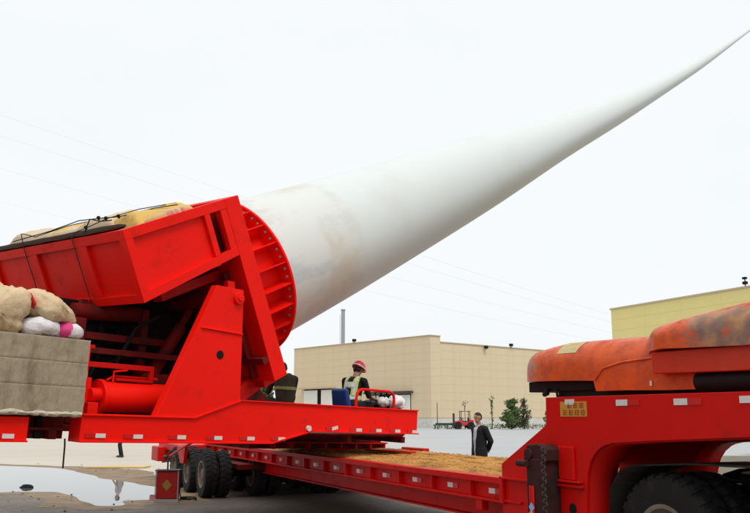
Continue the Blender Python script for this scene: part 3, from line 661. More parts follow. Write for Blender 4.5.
MB().cyl((-4.40, .17, 1.90), (-4.40, 2.89, 1.90), .13, n=20).build('pivot_shaft', RED_SHADE, rig)
MB().tube([(-3.9, .95, .50), (-3.45, .95, .78)], .07, 14).tube([(-3.45, .95, .78), (-3.1, .95, 1.0)], .045, 12).build('lower_ram', REDT, rig)
MB().cyl((-3.92, .84, .50), (-3.92, 1.06, .50), .085, n=18).box(-4.05, -3.8, .81, .88, -.02, .48).box(-4.05, -3.8, 1.02, 1.1, -.02, .48).build('ram_lug', REDT, rig, .006)
MB().prism([(-4.15, -.02), (-2.62, -.02), (-2.62, .50), (-3.1, .85), (-4.15, .85)], 1.2, 2.3).build('lock_box', RED_SHADE, rig, .01, smooth=0)
# tilted hopper
def u(name, mb, m=RED, parent=None, bevel=.006, smooth=0):
    o = mb.build(name, m, parent or rig, bevel, smooth); 
    if not parent: o.matrix_basis = MU
    return o
HB = lambda a: -1.03 + (a + 2.1) * .088           # bottom edge, rising slightly towards the ring
YF = 4.7
hop = u('hopper', MB().prism([(-2.03, HB(-2.03) + .02), (-.29, HB(-.29) + .02), (-.29, HB(-.29) + .05), (-2.03, HB(-2.03) + .05)], .26, YF - .06), RED_SHADE)   # floor
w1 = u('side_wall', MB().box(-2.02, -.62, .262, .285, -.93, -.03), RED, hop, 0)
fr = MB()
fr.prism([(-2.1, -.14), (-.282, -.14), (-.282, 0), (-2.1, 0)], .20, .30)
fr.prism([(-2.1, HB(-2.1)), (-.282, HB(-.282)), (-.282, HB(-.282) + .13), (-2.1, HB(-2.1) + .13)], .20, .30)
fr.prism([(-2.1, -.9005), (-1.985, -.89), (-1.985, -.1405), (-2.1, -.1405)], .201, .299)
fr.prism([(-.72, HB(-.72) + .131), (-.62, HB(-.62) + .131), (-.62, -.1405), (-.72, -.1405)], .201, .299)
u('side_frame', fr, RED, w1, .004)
u('recess_plate', MB().box(-.615, -.285, .50, .52, -.87, -.02), RED_SHADE, hop, 0)
u('corner_post', MB().box(-.41, -.284, .205, .298, -.75, -.1405), RED, hop, 0)
w2 = u('rear_wall', MB().box(-2.045, -2.022, .301, YF - .05, -.98, -.02), RED, hop, 0)
fr = MB().box(-2.1, -2.03, .3005, YF, -.135, 0).box(-2.1, -2.03, .3005, YF, -1.03, -.905)
u('rear_rail', fr, RED, w2, .004)
for a, b in ((.3005, .36), (1.22, 1.45), (2.66, 2.89), (4.05, 4.28)): u('post', MB().box(-2.098, -2.046, a, b, -.9045, -.1355), RED, w2, .004)
u('side_wall', MB().box(-2.1, -.29, YF - .05, YF - .005, HB(-1.2) - .05, -.002), RED, hop, 0)
u('front_wall', MB().box(-.33, -.285, 2.92, YF - .06, -.9, -.02), RED, hop, 0)
for y in (.75, 2.1): u('cradle_beam', MB().box(-1.45, -.29, y, y + .22, -1.20, -1.06), REDT)
u('cradle_beam', MB().box(-1.0, -.8, .98, 2.09, -1.22, -1.07), REDT)
# end frame and ring
u('end_frame', MB().prism([(-.28, -2.92), (0, -2.92), (0, 0), (-.28, .0)], .2, 2.92), RED, None, .008)
u('end_frame_rib', MB().box(-.40, -.281, .55, .62, -2.85, -1.1).box(-.40, -.281, 1.4, 1.5, -2.85, -1.1).box(-.40, -.281, .2, 2.9, -2.6, -2.5), RED_SHADE, None, 0)
YC, NC, RR = 1.548, -1.448, 1.379
ring = u('ring_flange', MB().revolve([(1.0, .60), (RR, .60), (RR, .64), (1.0, .64)], (0, YC, NC), 'x', 96), RED, None, 0, 35)
u('ring_barrel', MB().revolve([(1.02, .001), (1.10, .001), (1.10, .5995), (1.02, .5995)], (0, YC, NC), 'x', 72), RED, ring, 0, 35)
ng = 24
gme = MB().prism([(1.10, .002), (1.36, .002), (1.365, .45), (1.36, .5985), (1.10, .5985)], -.009, .009, 'z')     # x radial, y along the axis
gme.v = [(b, a, c) for a, b, c in gme.v]; gme = gme.mesh('gusset', RED, 0)
bme = MB().cyl((.565, 0, 0), (.599, 0, 0), .022, n=6).mesh('bolt', STEEL, 0)
for k in range(ng):
    rot = Matrix.Translation((0, YC, NC)) @ Matrix.Rotation(2 * math.pi * (k + .4) / ng, 4, 'X')
    inst('gusset', gme, ring, rot)
    for q in (.3, .7): inst('bolt', bme, ring, Matrix.Translation((0, YC, NC)) @ Matrix.Rotation(2 * math.pi * (k + .4 + q) / ng, 4, 'X') @ Matrix.Translation((0, 1.29, 0)))
u('lower_crossbeam', MB().box(-.26, -.03, .50, 2.6, -3.04, -2.922), REDT, None, .01)
MB().prism([(-3.9, .42), (-3.55, .42), (-3.0, .80), (-3.25, .98)], .7, .82).build('latch_plate', REDT, rig, .008, smooth=0)
# machinery under the hopper
cy = MB().tube([(-6.06, .7, .375), (-6.02, .7, .375), (-5.0, .7, .39)], [.20, .207, .205], 36).build('tilt_cylinder', RED, rig)
MB().cyl((-6.13, .7, .375), (-6.06, .7, .375), .235, n=32).build('cylinder_head', RED, cy, .01)
MB().cyl((-6.28, .62, .40), (-6.131, .62, .40), .09, n=18).box(-6.35, -6.2, .5, .9, -.02, .30).box(-6.35, -6.24, .66, .9, .30, .62).build('cylinder_lug', RED, cy, .01)
MB().tube([(-6.0, .7, .60), (-5.9, .7, .66), (-5.2, .7, .66)], .018, 8).tube([(-5.95, .62, .58), (-5.95, .62, .72), (-5.75, .62, .75)], .014, 8).build('hydraulic_pipe', RED, rig)
MB().box(-6.42, -6.34, .60, .68, -.02, 1.05).build('frame_post', RED, rig, .005, smooth=0)
MB().box(-6.339, -6.28, .60, .68, 1.0, 1.05).box(-6.339, -5.32, .61, .67, .76, .83).box(-5.38, -5.32, .61, .67, .64, .759).box(-5.9, -5.32, .61, .67, .60, .638).build('frame_rail', REDT, rig, .005, smooth=0)
MB().box(-6.3, -4.7, .95, 1.05, .96, 1.04).box(-6.3, -4.7, 1.25, 1.4, 1.17, 1.27).build('inner_rail', RED_SHADE, rig, .005, smooth=0)
pk = MB().box(-8.8, -5.50, 1.7, 2.8, -.02, 1.75).box(-5.30, -3.9, 1.7, 2.8, -.02, 1.95).box(-5.499, -5.301, 1.71, 2.79, -.02, .72).box(-5.499, -5.301, 1.71, 2.79, .86, .97).box(-5.499, -5.301, 1.71, 2.79, 1.06, 1.14).box(-5.499, -5.301, 1.71, 2.79, 1.38, 1.75).build('dark_backing', BLACK, rig, .02, smooth=0)  # black box added as backing, stands in for deep shade under the hopper
MB().box(-5.66, -5.60, 1.62, 1.7, .9, 1.5).box(-6.4, -4.6, 1.6, 1.69, 1.05, 1.10).build('hose_rack', BLACK, rig, smooth=0)
MB().tube([(-6.2, 1.45, 1.55), (-5.1, 1.45, 1.62)], .12, 20).build('accumulator', RED_SHADE, rig)
MB().tube([(-5.35, 1.15, .1), (-4.55, 1.15, 1.5)], .09, 16).tube([(-4.75, 1.15, 1.15), (-4.4, 1.15, 1.8)], .055, 14).build('lift_ram', RED_SHADE, rig)
MB().box(-5.15, -5.03, 1.3, 1.42, -.02, 1.7).build('inner_post', RED_SHADE, rig, .01, smooth=0)
MB().box(-6.05, -5.95, 1.5, 1.6, -.02, 1.75).build('inner_post', RED_SHADE, rig, .01, smooth=0)
MB().box(-6.7, -6.1, 1.2, 1.65, .95, 1.45).build('valve_block', RED_SHADE, rig, .02, smooth=0)
MB().prism([(-5.6, .1), (-4.9, .1), (-4.6, .75), (-5.2, .75)], 1.0, 1.08).build('gusset_plate', RED_SHADE, rig, .01, smooth=0)
MB().tube([(-5.6, 1.2, -.02), (-5.55, 1.2, .9), (-5.3, 1.2, 1.4), (-5.0, 1.1, 1.6)], .03, 8).tube([(-6.2, 1.3, .1), (-5.9, 1.2, .8), (-5.2, 1.3, 1.0), (-4.7, 1.3, .9)], .025, 8).build('hydraulic_hose', BLACK, rig)
# operator's seat, handrail and controls on the platform
st_ = MB().prism([(-.22, .30), (.16, .30), (.16, .38), (-.16, .40), (-.30, .78), (-.38, .76), (-.30, .36)], 1.50, 1.92).build('driver_seat', BLUEP, rig, .05, smooth=50)
MB().box(-.12, .08, 1.6, 1.82, -.03, .30).build('seat_post', BLACK, st_)
MB().tube([(-.62, 1.0, -.03), (-.62, 1.0, .60), (-.60, 1.0, .69), (-.54, 1.0, .745), (-.46, 1.0, .765), (.30, 1.0, .765), (.40, 1.0, .74), (.46, 1.0, .68), (.475, 1.0, .60), (.475, 1.0, -.03)], .027, 10).build('handrail', RED, rig)
cb = MB().box(.62, .95, 1.25, 2.0, -.03, .50).prism([(.55, .50), (.97, .50), (.97, .62), (.62, .55)], 1.2, 2.05).build('control_console', BLACK, rig, .015, smooth=0)
lv = MB()
for y in (1.35, 1.5, 1.65, 1.8): lv.tube([(.70, y, .55), (.66, y, .72)], .012, 6).ell((.655, y, .735), (.025, .025, .025), 8, 6)
lv.build('lever', BLACK, cb)
MB().box(-1.2, -.75, 2.25, 2.75, -.03, .28).build('tool_chest', DSTEEL, rig, .01, smooth=0)

# ------------------------------------------------------------------ turbine blade
BL = mat('blade_gelcoat', (.61, .65, .635), .36, .3, var=.02, scale=.35, dirt=(.52, .53, .49), dirt_amt=.10, dirt_scale=.4)
def root_wear(m):
    n = m.node_tree.nodes; l = m.node_tree.links; b = n['Principled BSDF']; src = b.inputs['Base Color'].links[0].from_socket
    tc = n.new('ShaderNodeTexCoord'); sx = n.new('ShaderNodeSeparateXYZ'); l.new(tc.outputs['Object'], sx.inputs[0])
    def nz(s, d=6, r=.62, st=(1, 1, 1), off=0):
        mp = n.new('ShaderNodeMapping'); mp.inputs['Scale'].default_value = st; mp.inputs['Location'].default_value = (off, off, 0); l.new(tc.outputs['Object'], mp.inputs[0])
        t = n.new('ShaderNodeTexNoise'); t.inputs['Scale'].default_value = s; t.inputs['Detail'].default_value = d; t.inputs['Roughness'].default_value = r; l.new(mp.outputs[0], t.inputs['Vector']); return t.outputs[0]
    def ma(op, a, c):
        k = n.new('ShaderNodeMath'); k.operation = op; k.use_clamp = op == 'MULTIPLY'
        for v, i in ((a, 0), (c, 1)):
            if hasattr(v, 'is_output'): l.new(v, k.inputs[i])
            else: k.inputs[i].default_value = v
        return k.outputs[0]
    def rng(v, a, c, d=0, e=1):
        k = n.new('ShaderNodeMapRange'); l.new(v, k.inputs[0])
        for i, x in enumerate((a, c, d, e)): k.inputs[i + 1].default_value = x
        return k.outputs[0]
    def mixc(f, A, B):
        k = n.new('ShaderNodeMix'); k.data_type = 'RGBA'; l.new(f, k.inputs[0])
        for v, i in ((A, 6), (B, 7)):
            if hasattr(v, 'is_output'): l.new(v, k.inputs[i])
            else: k.inputs[i].default_value = (*v, 1)
        return k.outputs[2]
    root = rng(ma('ADD', sx.outputs[0], ma('MULTIPLY', nz(1.6), .5)), 2.05, 2.4, 1, 0)          # bare laminate near the root
    col = mixc(ma('MULTIPLY', root, .75), src, (.62, .625, .59))
    col = mixc(ma('MULTIPLY', root, rng(nz(.9, 7, .6, (1, 1, 1), 4), .50, .66, 0, .8)), col, (.55, .49, .39))      # ochre resin stains
    col = mixc(ma('MULTIPLY', root, rng(nz(1.3, 7, .65, (.6, 1, 1.6), 11), .52, .66, 0, .8)), col, (.45, .50, .52))      # blue-grey brushed filler
    band = ma('MULTIPLY', rng(ma('ADD', sx.outputs[0], ma('MULTIPLY', nz(1.6), .5)), 1.95, 2.15), rng(ma('ADD', sx.outputs[0], ma('MULTIPLY', nz(1.6), .5)), 2.2, 2.5, 1, 0))
    col = mixc(ma('MULTIPLY', band, rng(nz(2.5), .4, .65, 0, .45)), col, (.50, .48, .42))
    l.new(col, b.inputs['Base Color']); return m
root_wear(BL)
blade = empty('turbine_blade', MRIG @ MU @ Matrix.Translation((.64, YC, -1.415)), 'huge white wind turbine blade rising up across the sky from the red ring', 'turbine blade')
SS = [.64, 3, 6, 9, 13, 17, 21, 26, 32, 38, 39.5]; NN = [-1.415, -1.400, -1.335, -1.265, -1.17, -1.01, -.775, -.385, .235, .90, 1.07]; RRR = [1.27, 1.165, 1.025, .87, .60, .445, .308, .20, .085, .03, .008]
def pch(x, xs, ys):
    i = max(0, min(len(xs) - 2, next((k for k in range(len(xs) - 1) if x <= xs[k + 1]), len(xs) - 2)))
    def slope(k):
        if k == 0: return (ys[1] - ys[0]) / (xs[1] - xs[0])
        if k == len(xs) - 1: return (ys[-1] - ys[-2]) / (xs[-1] - xs[-2])
        return (ys[k + 1] - ys[k - 1]) / (xs[k + 1] - xs[k - 1])
    h = xs[i + 1] - xs[i]; t = (x - xs[i]) / h
    return (2 * t**3 - 3 * t**2 + 1) * ys[i] + (t**3 - 2 * t**2 + t) * h * slope(i) + (-2 * t**3 + 3 * t**2) * ys[i + 1] + (t**3 - t**2) * h * slope(i + 1)
def blade_part(name, s0, s1, m, off=0, n=72, closed_end=False):
    b = MB(); vs = []; k = max(2, int((s1 - s0) / .3)); st = [s0 + (s1 - s0) * i / k for i in range(k + 1)]
    for s in st:
        c = pch(s, SS, NN) + 1.415; r = pch(s, SS, RRR) + off; f = max(0, min(1, (s - 6) / 12)); f = f * f * (3 - 2 * f)
        for i in range(n):
            th = 2 * math.pi * i / n; cy_, cn = math.cos(th), math.sin(th)
            # the section drifts from a circle to a thin-tailed aerofoil
            tail = 1 - .30 * f * max(0, -cn) ** 1.5
            vs.append((s - .64, r * cy_ * (1 - .12 * f) * tail, c + r * cn))
    fs = [(i * n + j, i * n + (j + 1) % n, (i + 1) * n + (j + 1) % n, (i + 1) * n + j) for i in range(k) for j in range(n)]
    fs += [tuple(range(n)), tuple(range((k + 1) * n - 1, k * n - 1, -1))]
    return b.add(vs, fs).build(name, m, blade, smooth=40)
blade_part('shell', .645, 39.5, BL)
blade_part('root_collar', .641, .70, BL, .003)

# ------------------------------------------------------------------ ballast load in the hopper
def pillow(name, size, M, m, seed, label=None, cat='sack', pinch=.55, wr=.035, parent=None, group=None, lumps=.10, extra=None):
    """soft filled sack: flattened superellipsoid with wrinkles and gathered ends; rests on local z = 0"""
    nu, nv = 44, 26; vs = []; L, Wd, H_ = size
    for j in range(nv + 1):
        t = j / nv; x = (t - .5); e_ = abs(2 * x)
        w = max(.0, 1 - e_ ** 3.2) ** .5 * (1 - pinch * e_ ** (4 if pinch < .9 else 2.2)) + .05
        for i in range(nu):
            th = 2 * math.pi * i / nu; cs, sn = math.cos(th), math.sin(th)
            y = math.copysign(abs(cs) ** .8, cs) * w * .5; z = math.copysign(abs(sn) ** .75, sn) * (w ** .8) * .5
            if z < 0: z *= .75
            p = Vector((x * L, y * Wd, z * H_)); q = p / max(size) * 3 + Vector((seed * 7.1, seed * 3.3, 0))
            d = lumps * noise.noise(q * 1.1) + wr * (1 - abs(noise.noise(Vector((q.x * 2.2, q.y * 5, q.z * 5))) * 2)) + wr * .5 * noise.noise(q * 7)
            nrm_ = Vector((0, cs, sn)); p += nrm_ * d * min(Wd, H_) * (.35 + w)
            vs.append(tuple(p))
    zmin = min(v[2] for v in vs); zc = zmin * .82; vs = [(a, b, max(c, zc) - zc) for a, b, c in vs]
    fs = [(j * nu + i, j * nu + (i + 1) % nu, (j + 1) * nu + (i + 1) % nu, (j + 1) * nu + i) for j in range(nv) for i in range(nu)]
    fs += [tuple(range(nu)), tuple(range((nv + 1) * nu - 1, nv * nu - 1, -1))]
    o = MB().add(vs, fs).build(name, m, parent, smooth=60, M=M); return tag(o, label, cat, group)
TANS = mat('tan_woven_sack', (.60, .46, .29), .8, .15, var=.2, scale=4, dirt=(.36, .21, .11), dirt_amt=.36, dirt_scale=4.5, bump=.6, bscale=22)
WHS = mat('white_woven_sack', (.68, .64, .66), .7, .2, var=.08, scale=3, dirt=(.42, .38, .40), dirt_amt=.22, dirt_scale=5, bump=.4, bscale=30)
PINK = mat('pink_print', (.62, .05, .20), .6, .2, var=.15, scale=8)
REDC = mat('red_cloth', (.62, .03, .03), .7, .15, var=.2, scale=5)
YSK = mat('yellow_tarpaulin', (.60, .38, .10), .6, .2, var=.2, scale=2, dirt=(.30, .17, .06), dirt_amt=.3, dirt_scale=5, bump=.5, bscale=10)
PALE = mat('pale_tarpaulin', (.56, .44, .30), .65, .2, var=.12, scale=2, bump=.5, bscale=8)
MATB = mat('dark_mat', (.035, .018, .013), .85, .05, var=.3, scale=3, bump=.4, bscale=12)
ROPE = mat('dark_rope', (.03, .03, .022), .9, .1)
MH = MRIG @ MU
# sloping heap inside the hopper (its bulk), then the cover sheets and mats lying on it
def heap(name, m, a0, a1, y0, y1, nf, seed, label, cat):
    nx, ny = 24, 60; vs = []
    for i in range(nx + 1):
        for j in range(ny + 1):
            s, t = i / nx, j / ny; a = a0 + (a1 - a0) * s; y = y0 + (y1 - y0) * t
            e_ = min(1, 6 * s, 6 * (1 - s), 8 * t, 8 * (1 - t)); q = Vector((a, y, seed))
            n_ = nf(a, y) * (1 - (1 - e_) ** 2) + e_ * (.03 * noise.noise(q * 2.5) + .02 * noise.noise(q * 6)) - .12 * (1 - e_)
            vs.append((a, y, n_))
    k = len(vs); vs += [(a, y, -.5) for a, y, n_ in vs]
    idx = lambda i, j: i * (ny + 1) + j
    fs = [(idx(i, j), idx(i + 1, j), idx(i + 1, j + 1), idx(i, j + 1)) for i in range(nx) for j in range(ny)]
    fs += [tuple(k + v for v in f[::-1]) for f in fs[:]]
    edge = [idx(i, 0) for i in range(nx)] + [idx(nx, j) for j in range(ny)] + [idx(i, ny) for i in range(nx, 0, -1)] + [idx(0, j) for j in range(ny, 0, -1)]
    fs += [(edge[i], edge[(i + 1) % len(edge)], edge[(i + 1) % len(edge)] + k, edge[i] + k) for i in range(len(edge))]
    return tag(MB().add(vs, fs).build(name, m, smooth=60, M=MH, center=True), label, cat)
heap('tarpaulin', PALE, -1.70, -.95, .95, 4.5, lambda a, y: .15 + .05 * math.sin(y * 1.7), 4, 'pale tarpaulin over the heap in the hopper, furthest from the camera', 'tarpaulin')
heap('tarpaulin', YSK, -1.72, -.60, .36, 3.2, lambda a, y: .12 + .05 * math.sin(y * 2 + 1), 9, 'yellow tarpaulin bulging over the hopper edge under dark ropes', 'tarpaulin')
SK2 = mat('straw_sack', (.56, .38, .16), .8, .1, var=.2, scale=4, dirt=(.52, .28, .26), dirt_amt=.3, dirt_scale=6)
pillow('sack', (.85, .30, .20), MH @ Matrix.Translation((-1.16, .43, -.09)), SK2, 5, 'straw coloured sack with faded pink print showing under the yellow tarpaulin', lumps=.08)
prt = bpy.data.objects['sack']; 
def patch(o, name, test, m, off=.003):
    src = o.data; ids = {}; vv = []; ff = []
    for p in src.polygons:
        if not test(p.center, p.normal): continue
        f = []
        for i in p.vertices:
            if i not in ids: ids[i] = len(vv); vv.append(tuple(src.vertices[i].co + src.vertices[i].normal * off))
            f.append(ids[i])
        ff.append(f)
    return MB().add(vv, ff).build(name, m, o, smooth=60, fix=False)
FPK = mat('faded_pink_print', (.50, .20, .22), .8, .1, var=.4, scale=20)
for k in range(3): patch(prt, 'printed_letter', lambda c, n: -.12 + .12 * k < c.x < -.04 + .12 * k and n.y < -.1 and .085 < c.z < .15, FPK)
mt_ = MB(); pr = []
for i in range(31):
    t = i / 30; y = .42 + 4.0 * t; w = min(1, t * 12) ** .5; pr.append((y, w))
vs = []; n_ = 12
for y, w in pr:
    for k in range(n_):
        th = 2 * math.pi * k / n_; vs.append((-1.91 + .19 * math.cos(th) * w + .01 * noise.noise(Vector((y * 2, k, 0))), y, .025 + (.05 * math.sin(th) + .012 * noise.noise(Vector((y * 3, 0, k)))) * w))
fs = [(i * n_ + k, i * n_ + (k + 1) % n_, (i + 1) * n_ + (k + 1) % n_, (i + 1) * n_ + k) for i in range(30) for k in range(n_)] + [tuple(range(n_)), tuple(range(31 * n_ - 1, 30 * n_ - 1, -1))]
tag(mt_.add(vs, fs).build('rubber_mat', MATB, smooth=60, M=MH, center=True), 'dark brown flat mat along the rear rim of the hopper', 'mat')
def rope(pts, label, r=.013, knots=()):
    r *= .5
    b = MB(); P = []
    for i in range(len(pts) - 1):
        for q in range(5): P.append(Vector(pts[i]).lerp(Vector(pts[i + 1]), q / 5))
    P.append(Vector(pts[-1])); b.tube(P, r, 7)
    for kx in knots:
        for q in range(3): b.revolve([(.012, -.007), (.026, -.007), (.026, .007), (.012, .007)], (kx[0], kx[1], kx[2] + .012 * q), ('x', 'y', 'z')[q], 12)
    return tag(b.build('rope', ROPE, smooth=60, M=MH, center=True), label, 'rope')
rope([(-2.115, 1.49, -1.08), (-2.115, 1.49, .01), (-2.05, 1.49, .08), (-1.9, 1.4, .10), (-1.7, 1.15, .16), (-1.3, .9, .175), (-.95, .7, .14)], 'dark lashing rope down the hopper rear wall, nearer the corner', .014, [(-1.9, 1.4, .10), (-1.7, 1.15, .16)])
rope([(-2.115, 2.93, -1.08), (-2.115, 2.93, .02), (-2.10, 2.90, .22), (-2.06, 2.87, .20), (-1.95, 2.8, .12), (-1.7, 2.2, .17), (-1.3, 1.7, .155)], 'dark lashing rope down the hopper rear wall, near the left edge', .014)
rope([(-2.02, 3.4, .12), (-1.9, 2.4, .16), (-1.8, 1.7, .22), (-1.75, 1.25, .19), (-1.65, .9, .15), (-1.2, .65, .14), (-.9, .5, .10)], 'dark rope running along the top of the tarpaulin heap', .016, [(-1.75, 1.25, .19), (-1.65, .9, .15)])
rope([(-2.06, 1.25, .02), (-1.98, 1.1, .22), (-1.95, .9, .16), (-1.9, .7, .14)], 'short loop of brown rope over the dark mat', .018)

# ------------------------------------------------------------------ concrete ballast block and sacks
CONC = mat('stained_concrete', (.34, .275, .195), .85, .15, var=.22, scale=2.2, stretch=(1.7, 1, .7), dirt=(.16, .12, .08), dirt_amt=.45, dirt_scale=2.2, bump=.7, bscale=14)
FOAM = mat('foam_edge', (.50, .44, .34), .9, .1, var=.2, scale=6, bump=.8, bscale=12)
blk = empty('concrete_block', MRIG @ T(-6.73, -.05, .14), 'stained grey concrete block with two form lines, ballast left of the rig', 'concrete block')
for k, (z0, z1) in enumerate(((.02, .3385), (.3415, .6285), (.6315, .915))):
    b = MB(); nx, nz = 60, 22; vs = []
    for i in range(nx + 1):
        for j in range(nz + 1):
            x = -2.4 * i / nx; z = z0 + (z1 - z0) * j / nz; q = Vector((x, z, k * 5))
            ed = 1 if i else 0
            vs.append((x + (.012 * noise.noise(q * 9) if i == 0 else 0), .006 * noise.noise(q * 3) + .004 * noise.noise(q * 11) + (.004 if j in (0, nz) else 0), z))
    kk = len(vs); vs += [(x, 1.25, z) for x, y, z in vs]
    idx = lambda i, j: i * (nz + 1) + j
    f0 = [(idx(i, j), idx(i + 1, j), idx(i + 1, j + 1), idx(i, j + 1)) for i in range(nx) for j in range(nz)]
    edge = [idx(i, 0) for i in range(nx)] + [idx(nx, j) for j in range(nz)] + [idx(i, nz) for i in range(nx, 0, -1)] + [idx(0, j) for j in range(nz, 0, -1)]
    f0 += [tuple(v + kk for v in f[::-1]) for f in f0] + [(edge[i], edge[(i + 1) % len(edge)], edge[(i + 1) % len(edge)] + kk, edge[i] + kk) for i in range(len(edge))]
    b.add(vs, f0).build('course', CONC, blk, smooth=30)
MB().box(-2.39, -.012, .016, 1.24, .32, .36).box(-2.39, -.012, .016, 1.24, .61, .65).build('joint', CONC, blk, smooth=0)
b = MB(); vs = []; n_ = 8
for i in range(121):
    x = -.01 - 2.38 * i / 120
    for k in range(n_):
        th = 2 * math.pi * k / n_; r = .035 + .016 * noise.noise(Vector((x * 5, 0, 2))) + .010 * noise.noise(Vector((x * 16, k, 0)))
        vs.append((x, .03 + r * math.cos(th) * 1.2, .012 + .014 * noise.noise(Vector((x * 4, 7, 0))) + r * math.sin(th)))
b.add(vs, [(i * n_ + k, i * n_ + (k + 1) % n_, (i + 1) * n_ + (k + 1) % n_, (i + 1) * n_ + k) for i in range(120) for k in range(n_)] + [tuple(range(n_)), tuple(range(121 * n_ - 1, 120 * n_ - 1, -1))]).build('squeezed_mortar', FOAM, blk, smooth=50)
ZB = .14 + .915
MS = lambda x, y, z, rz=0, ry=0, rx=0: MRIG @ Matrix.Translation((x, y, z)) @ Matrix.Rotation(R(rz), 4, 'Z') @ Matrix.Rotation(R(ry), 4, 'Y') @ Matrix.Rotation(R(rx), 4, 'X')
pillow('sack', (.52, .40, .24), MS(-7.28, .24, ZB, 14), WHS, 2, 'plain white sack lying under the tan sack on the concrete block', pinch=.3)
o = pillow('sack', (.46, .42, .22), MS(-6.88, .34, ZB, -14), WHS, 3, 'white sack with a pink band at the right end of the concrete block', pinch=.35)
patch(o, 'pink_band', lambda c, n: -.16 < c.x < .03 and c.z > .03 + .12 * math.sin(c.x * 30), PINK)
pillow('sack', (.84, .52, .34), MS(-7.22, .34, ZB + .21, -6, 16), TANS, 7, 'full tan sack with pointed end lying on the two white sacks', pinch=.97, lumps=.16, wr=.06)
pillow('sack', (.75, .60, .62), MS(-7.80, .38, ZB, 70, 0), TANS, 12, 'big bulging tan sack standing at the left edge of the block', pinch=.4, lumps=.2, wr=.07)
pillow('red_cloth', (.30, .22, .07), MS(-7.50, .22, ZB + .40, 20, 50), REDC, 14, 'crumpled red cloth between the big tan sack and the pillow shaped one', 'cloth', pinch=.2)

hr = MB().tube([(-6.72, .32, -.16), (-6.71, .32, -.25), (-6.705, .32, -.40), (-6.70, .32, -.52)], .011, 7)
tag(hr.build('rope', ROPE, smooth=60, M=MRIG, center=True), 'short thin rope hanging straight down below the rig beam, left of the red plate', 'rope')
# ------------------------------------------------------------------ small things by the wheels
CABR = mat('dull_cabinet_red', (.30, .010, .008), .5, .2, var=.2, scale=5, dirt=(.12, .02, .012), dirt_amt=.35, dirt_scale=6)
cabm = T(-4.34, 18.05, 0, R(4))
cbx = empty('steel_cabinet', cabm, 'small red steel cabinet with yellow diamond mark beside the rear wheels', 'cabinet')
MB().box(-.22, .22, -.14, .14, .06, .62).build('body', CABR, cbx, .012, smooth=0)
MB().add([(-.10, -.1445, .34), (0, -.1445, .22), (.10, -.1445, .34), (0, -.1445, .46)], [(0, 1, 2, 3)]).build('diamond_mark', mat('mark_yellow', (.24, .15, .025), .6, var=.2), cbx, smooth=0)
MB().box(-.25, .25, -.17, -.13, 0, .055).box(-.25, .25, .13, .17, 0, .055).box(-.24, -.22, -.16, -.14, .055, .66).box(.22, .24, -.16, -.14, .055, .66).build('frame', STEEL, cbx, .005, smooth=0)
MB().box(-.25, .25, -.16, .16, .621, .65).build('lid', DSTEEL, cbx, .006, smooth=0)
MB().tube([(-.02, 0, .65), (-.02, 0, .98), (.06, 0, 1.05)], .018, 8).ell((-.08, 0, .9), (.05, .05, .05), 10, 7).tube([(-.15, 0, .8), (.02, 0, .82)], .015, 6).build('valve', DSTEEL, cbx)
hp = [(.16 * math.cos(2 * math.pi * i / 28), .16 * math.sin(2 * math.pi * i / 28), .02 + .0012 * i) for i in range(50)]
ho = empty('hose', T(-3.93, 18.2), 'coil of dark hose on the ground beside the red cabinet', 'hose')
MB().tube(hp, .014, 7).build('coil', BLACK, ho); MB().tube([(-.16, 0, .03), (-.2, .02, .2), (-.17, .05, .5), (-.2, .05, .62)], .014, 7).build('riser', BLACK, ho)
#@@PEOPLE
# ------------------------------------------------------------------ people
SKIN = mat('skin', (.36, .19, .12), .55, .3, var=.08, scale=8)
HAIR = mat('black_hair', (.012, .010, .009), .6, .3, var=.3, scale=20)
BSHIRT = mat('black_cotton', (.016, .015, .016), .85, .15, var=.3, scale=10, bump=.3, bscale=20)
SUIT = mat('black_suit_cloth', (.012, .012, .014), .75, .2, var=.3, scale=8, bump=.3, bscale=18)
LAV = mat('pale_lilac_shirt', (.52, .48, .54), .8, .15, var=.08, scale=8)
DTROU = mat('dark_trousers', (.020, .020, .024), .85, .15, var=.3, scale=10)
SHOE = mat('black_shoe', (.015, .013, .012), .4, .4)
LIME = mat('lime_vest', (.46, .60, .14), .7, .2, var=.1, scale=10)
SILV = mat('silver_tape', (.62, .66, .68), .4, .4, var=.06, scale=20)
OLB = mat('dull_yellow_tape', (.30, .30, .10), .7, .2)
OLIVE = mat('olive_jacket', (.055, .045, .032), .85, .15, var=.35, scale=7, bump=.3, bscale=16)
GREY = mat('grey_shirt', (.32, .28, .30), .85, .15, var=.12, scale=8)
HELM = mat('red_helmet', (.60, .02, .03), .3, .5, var=.05)
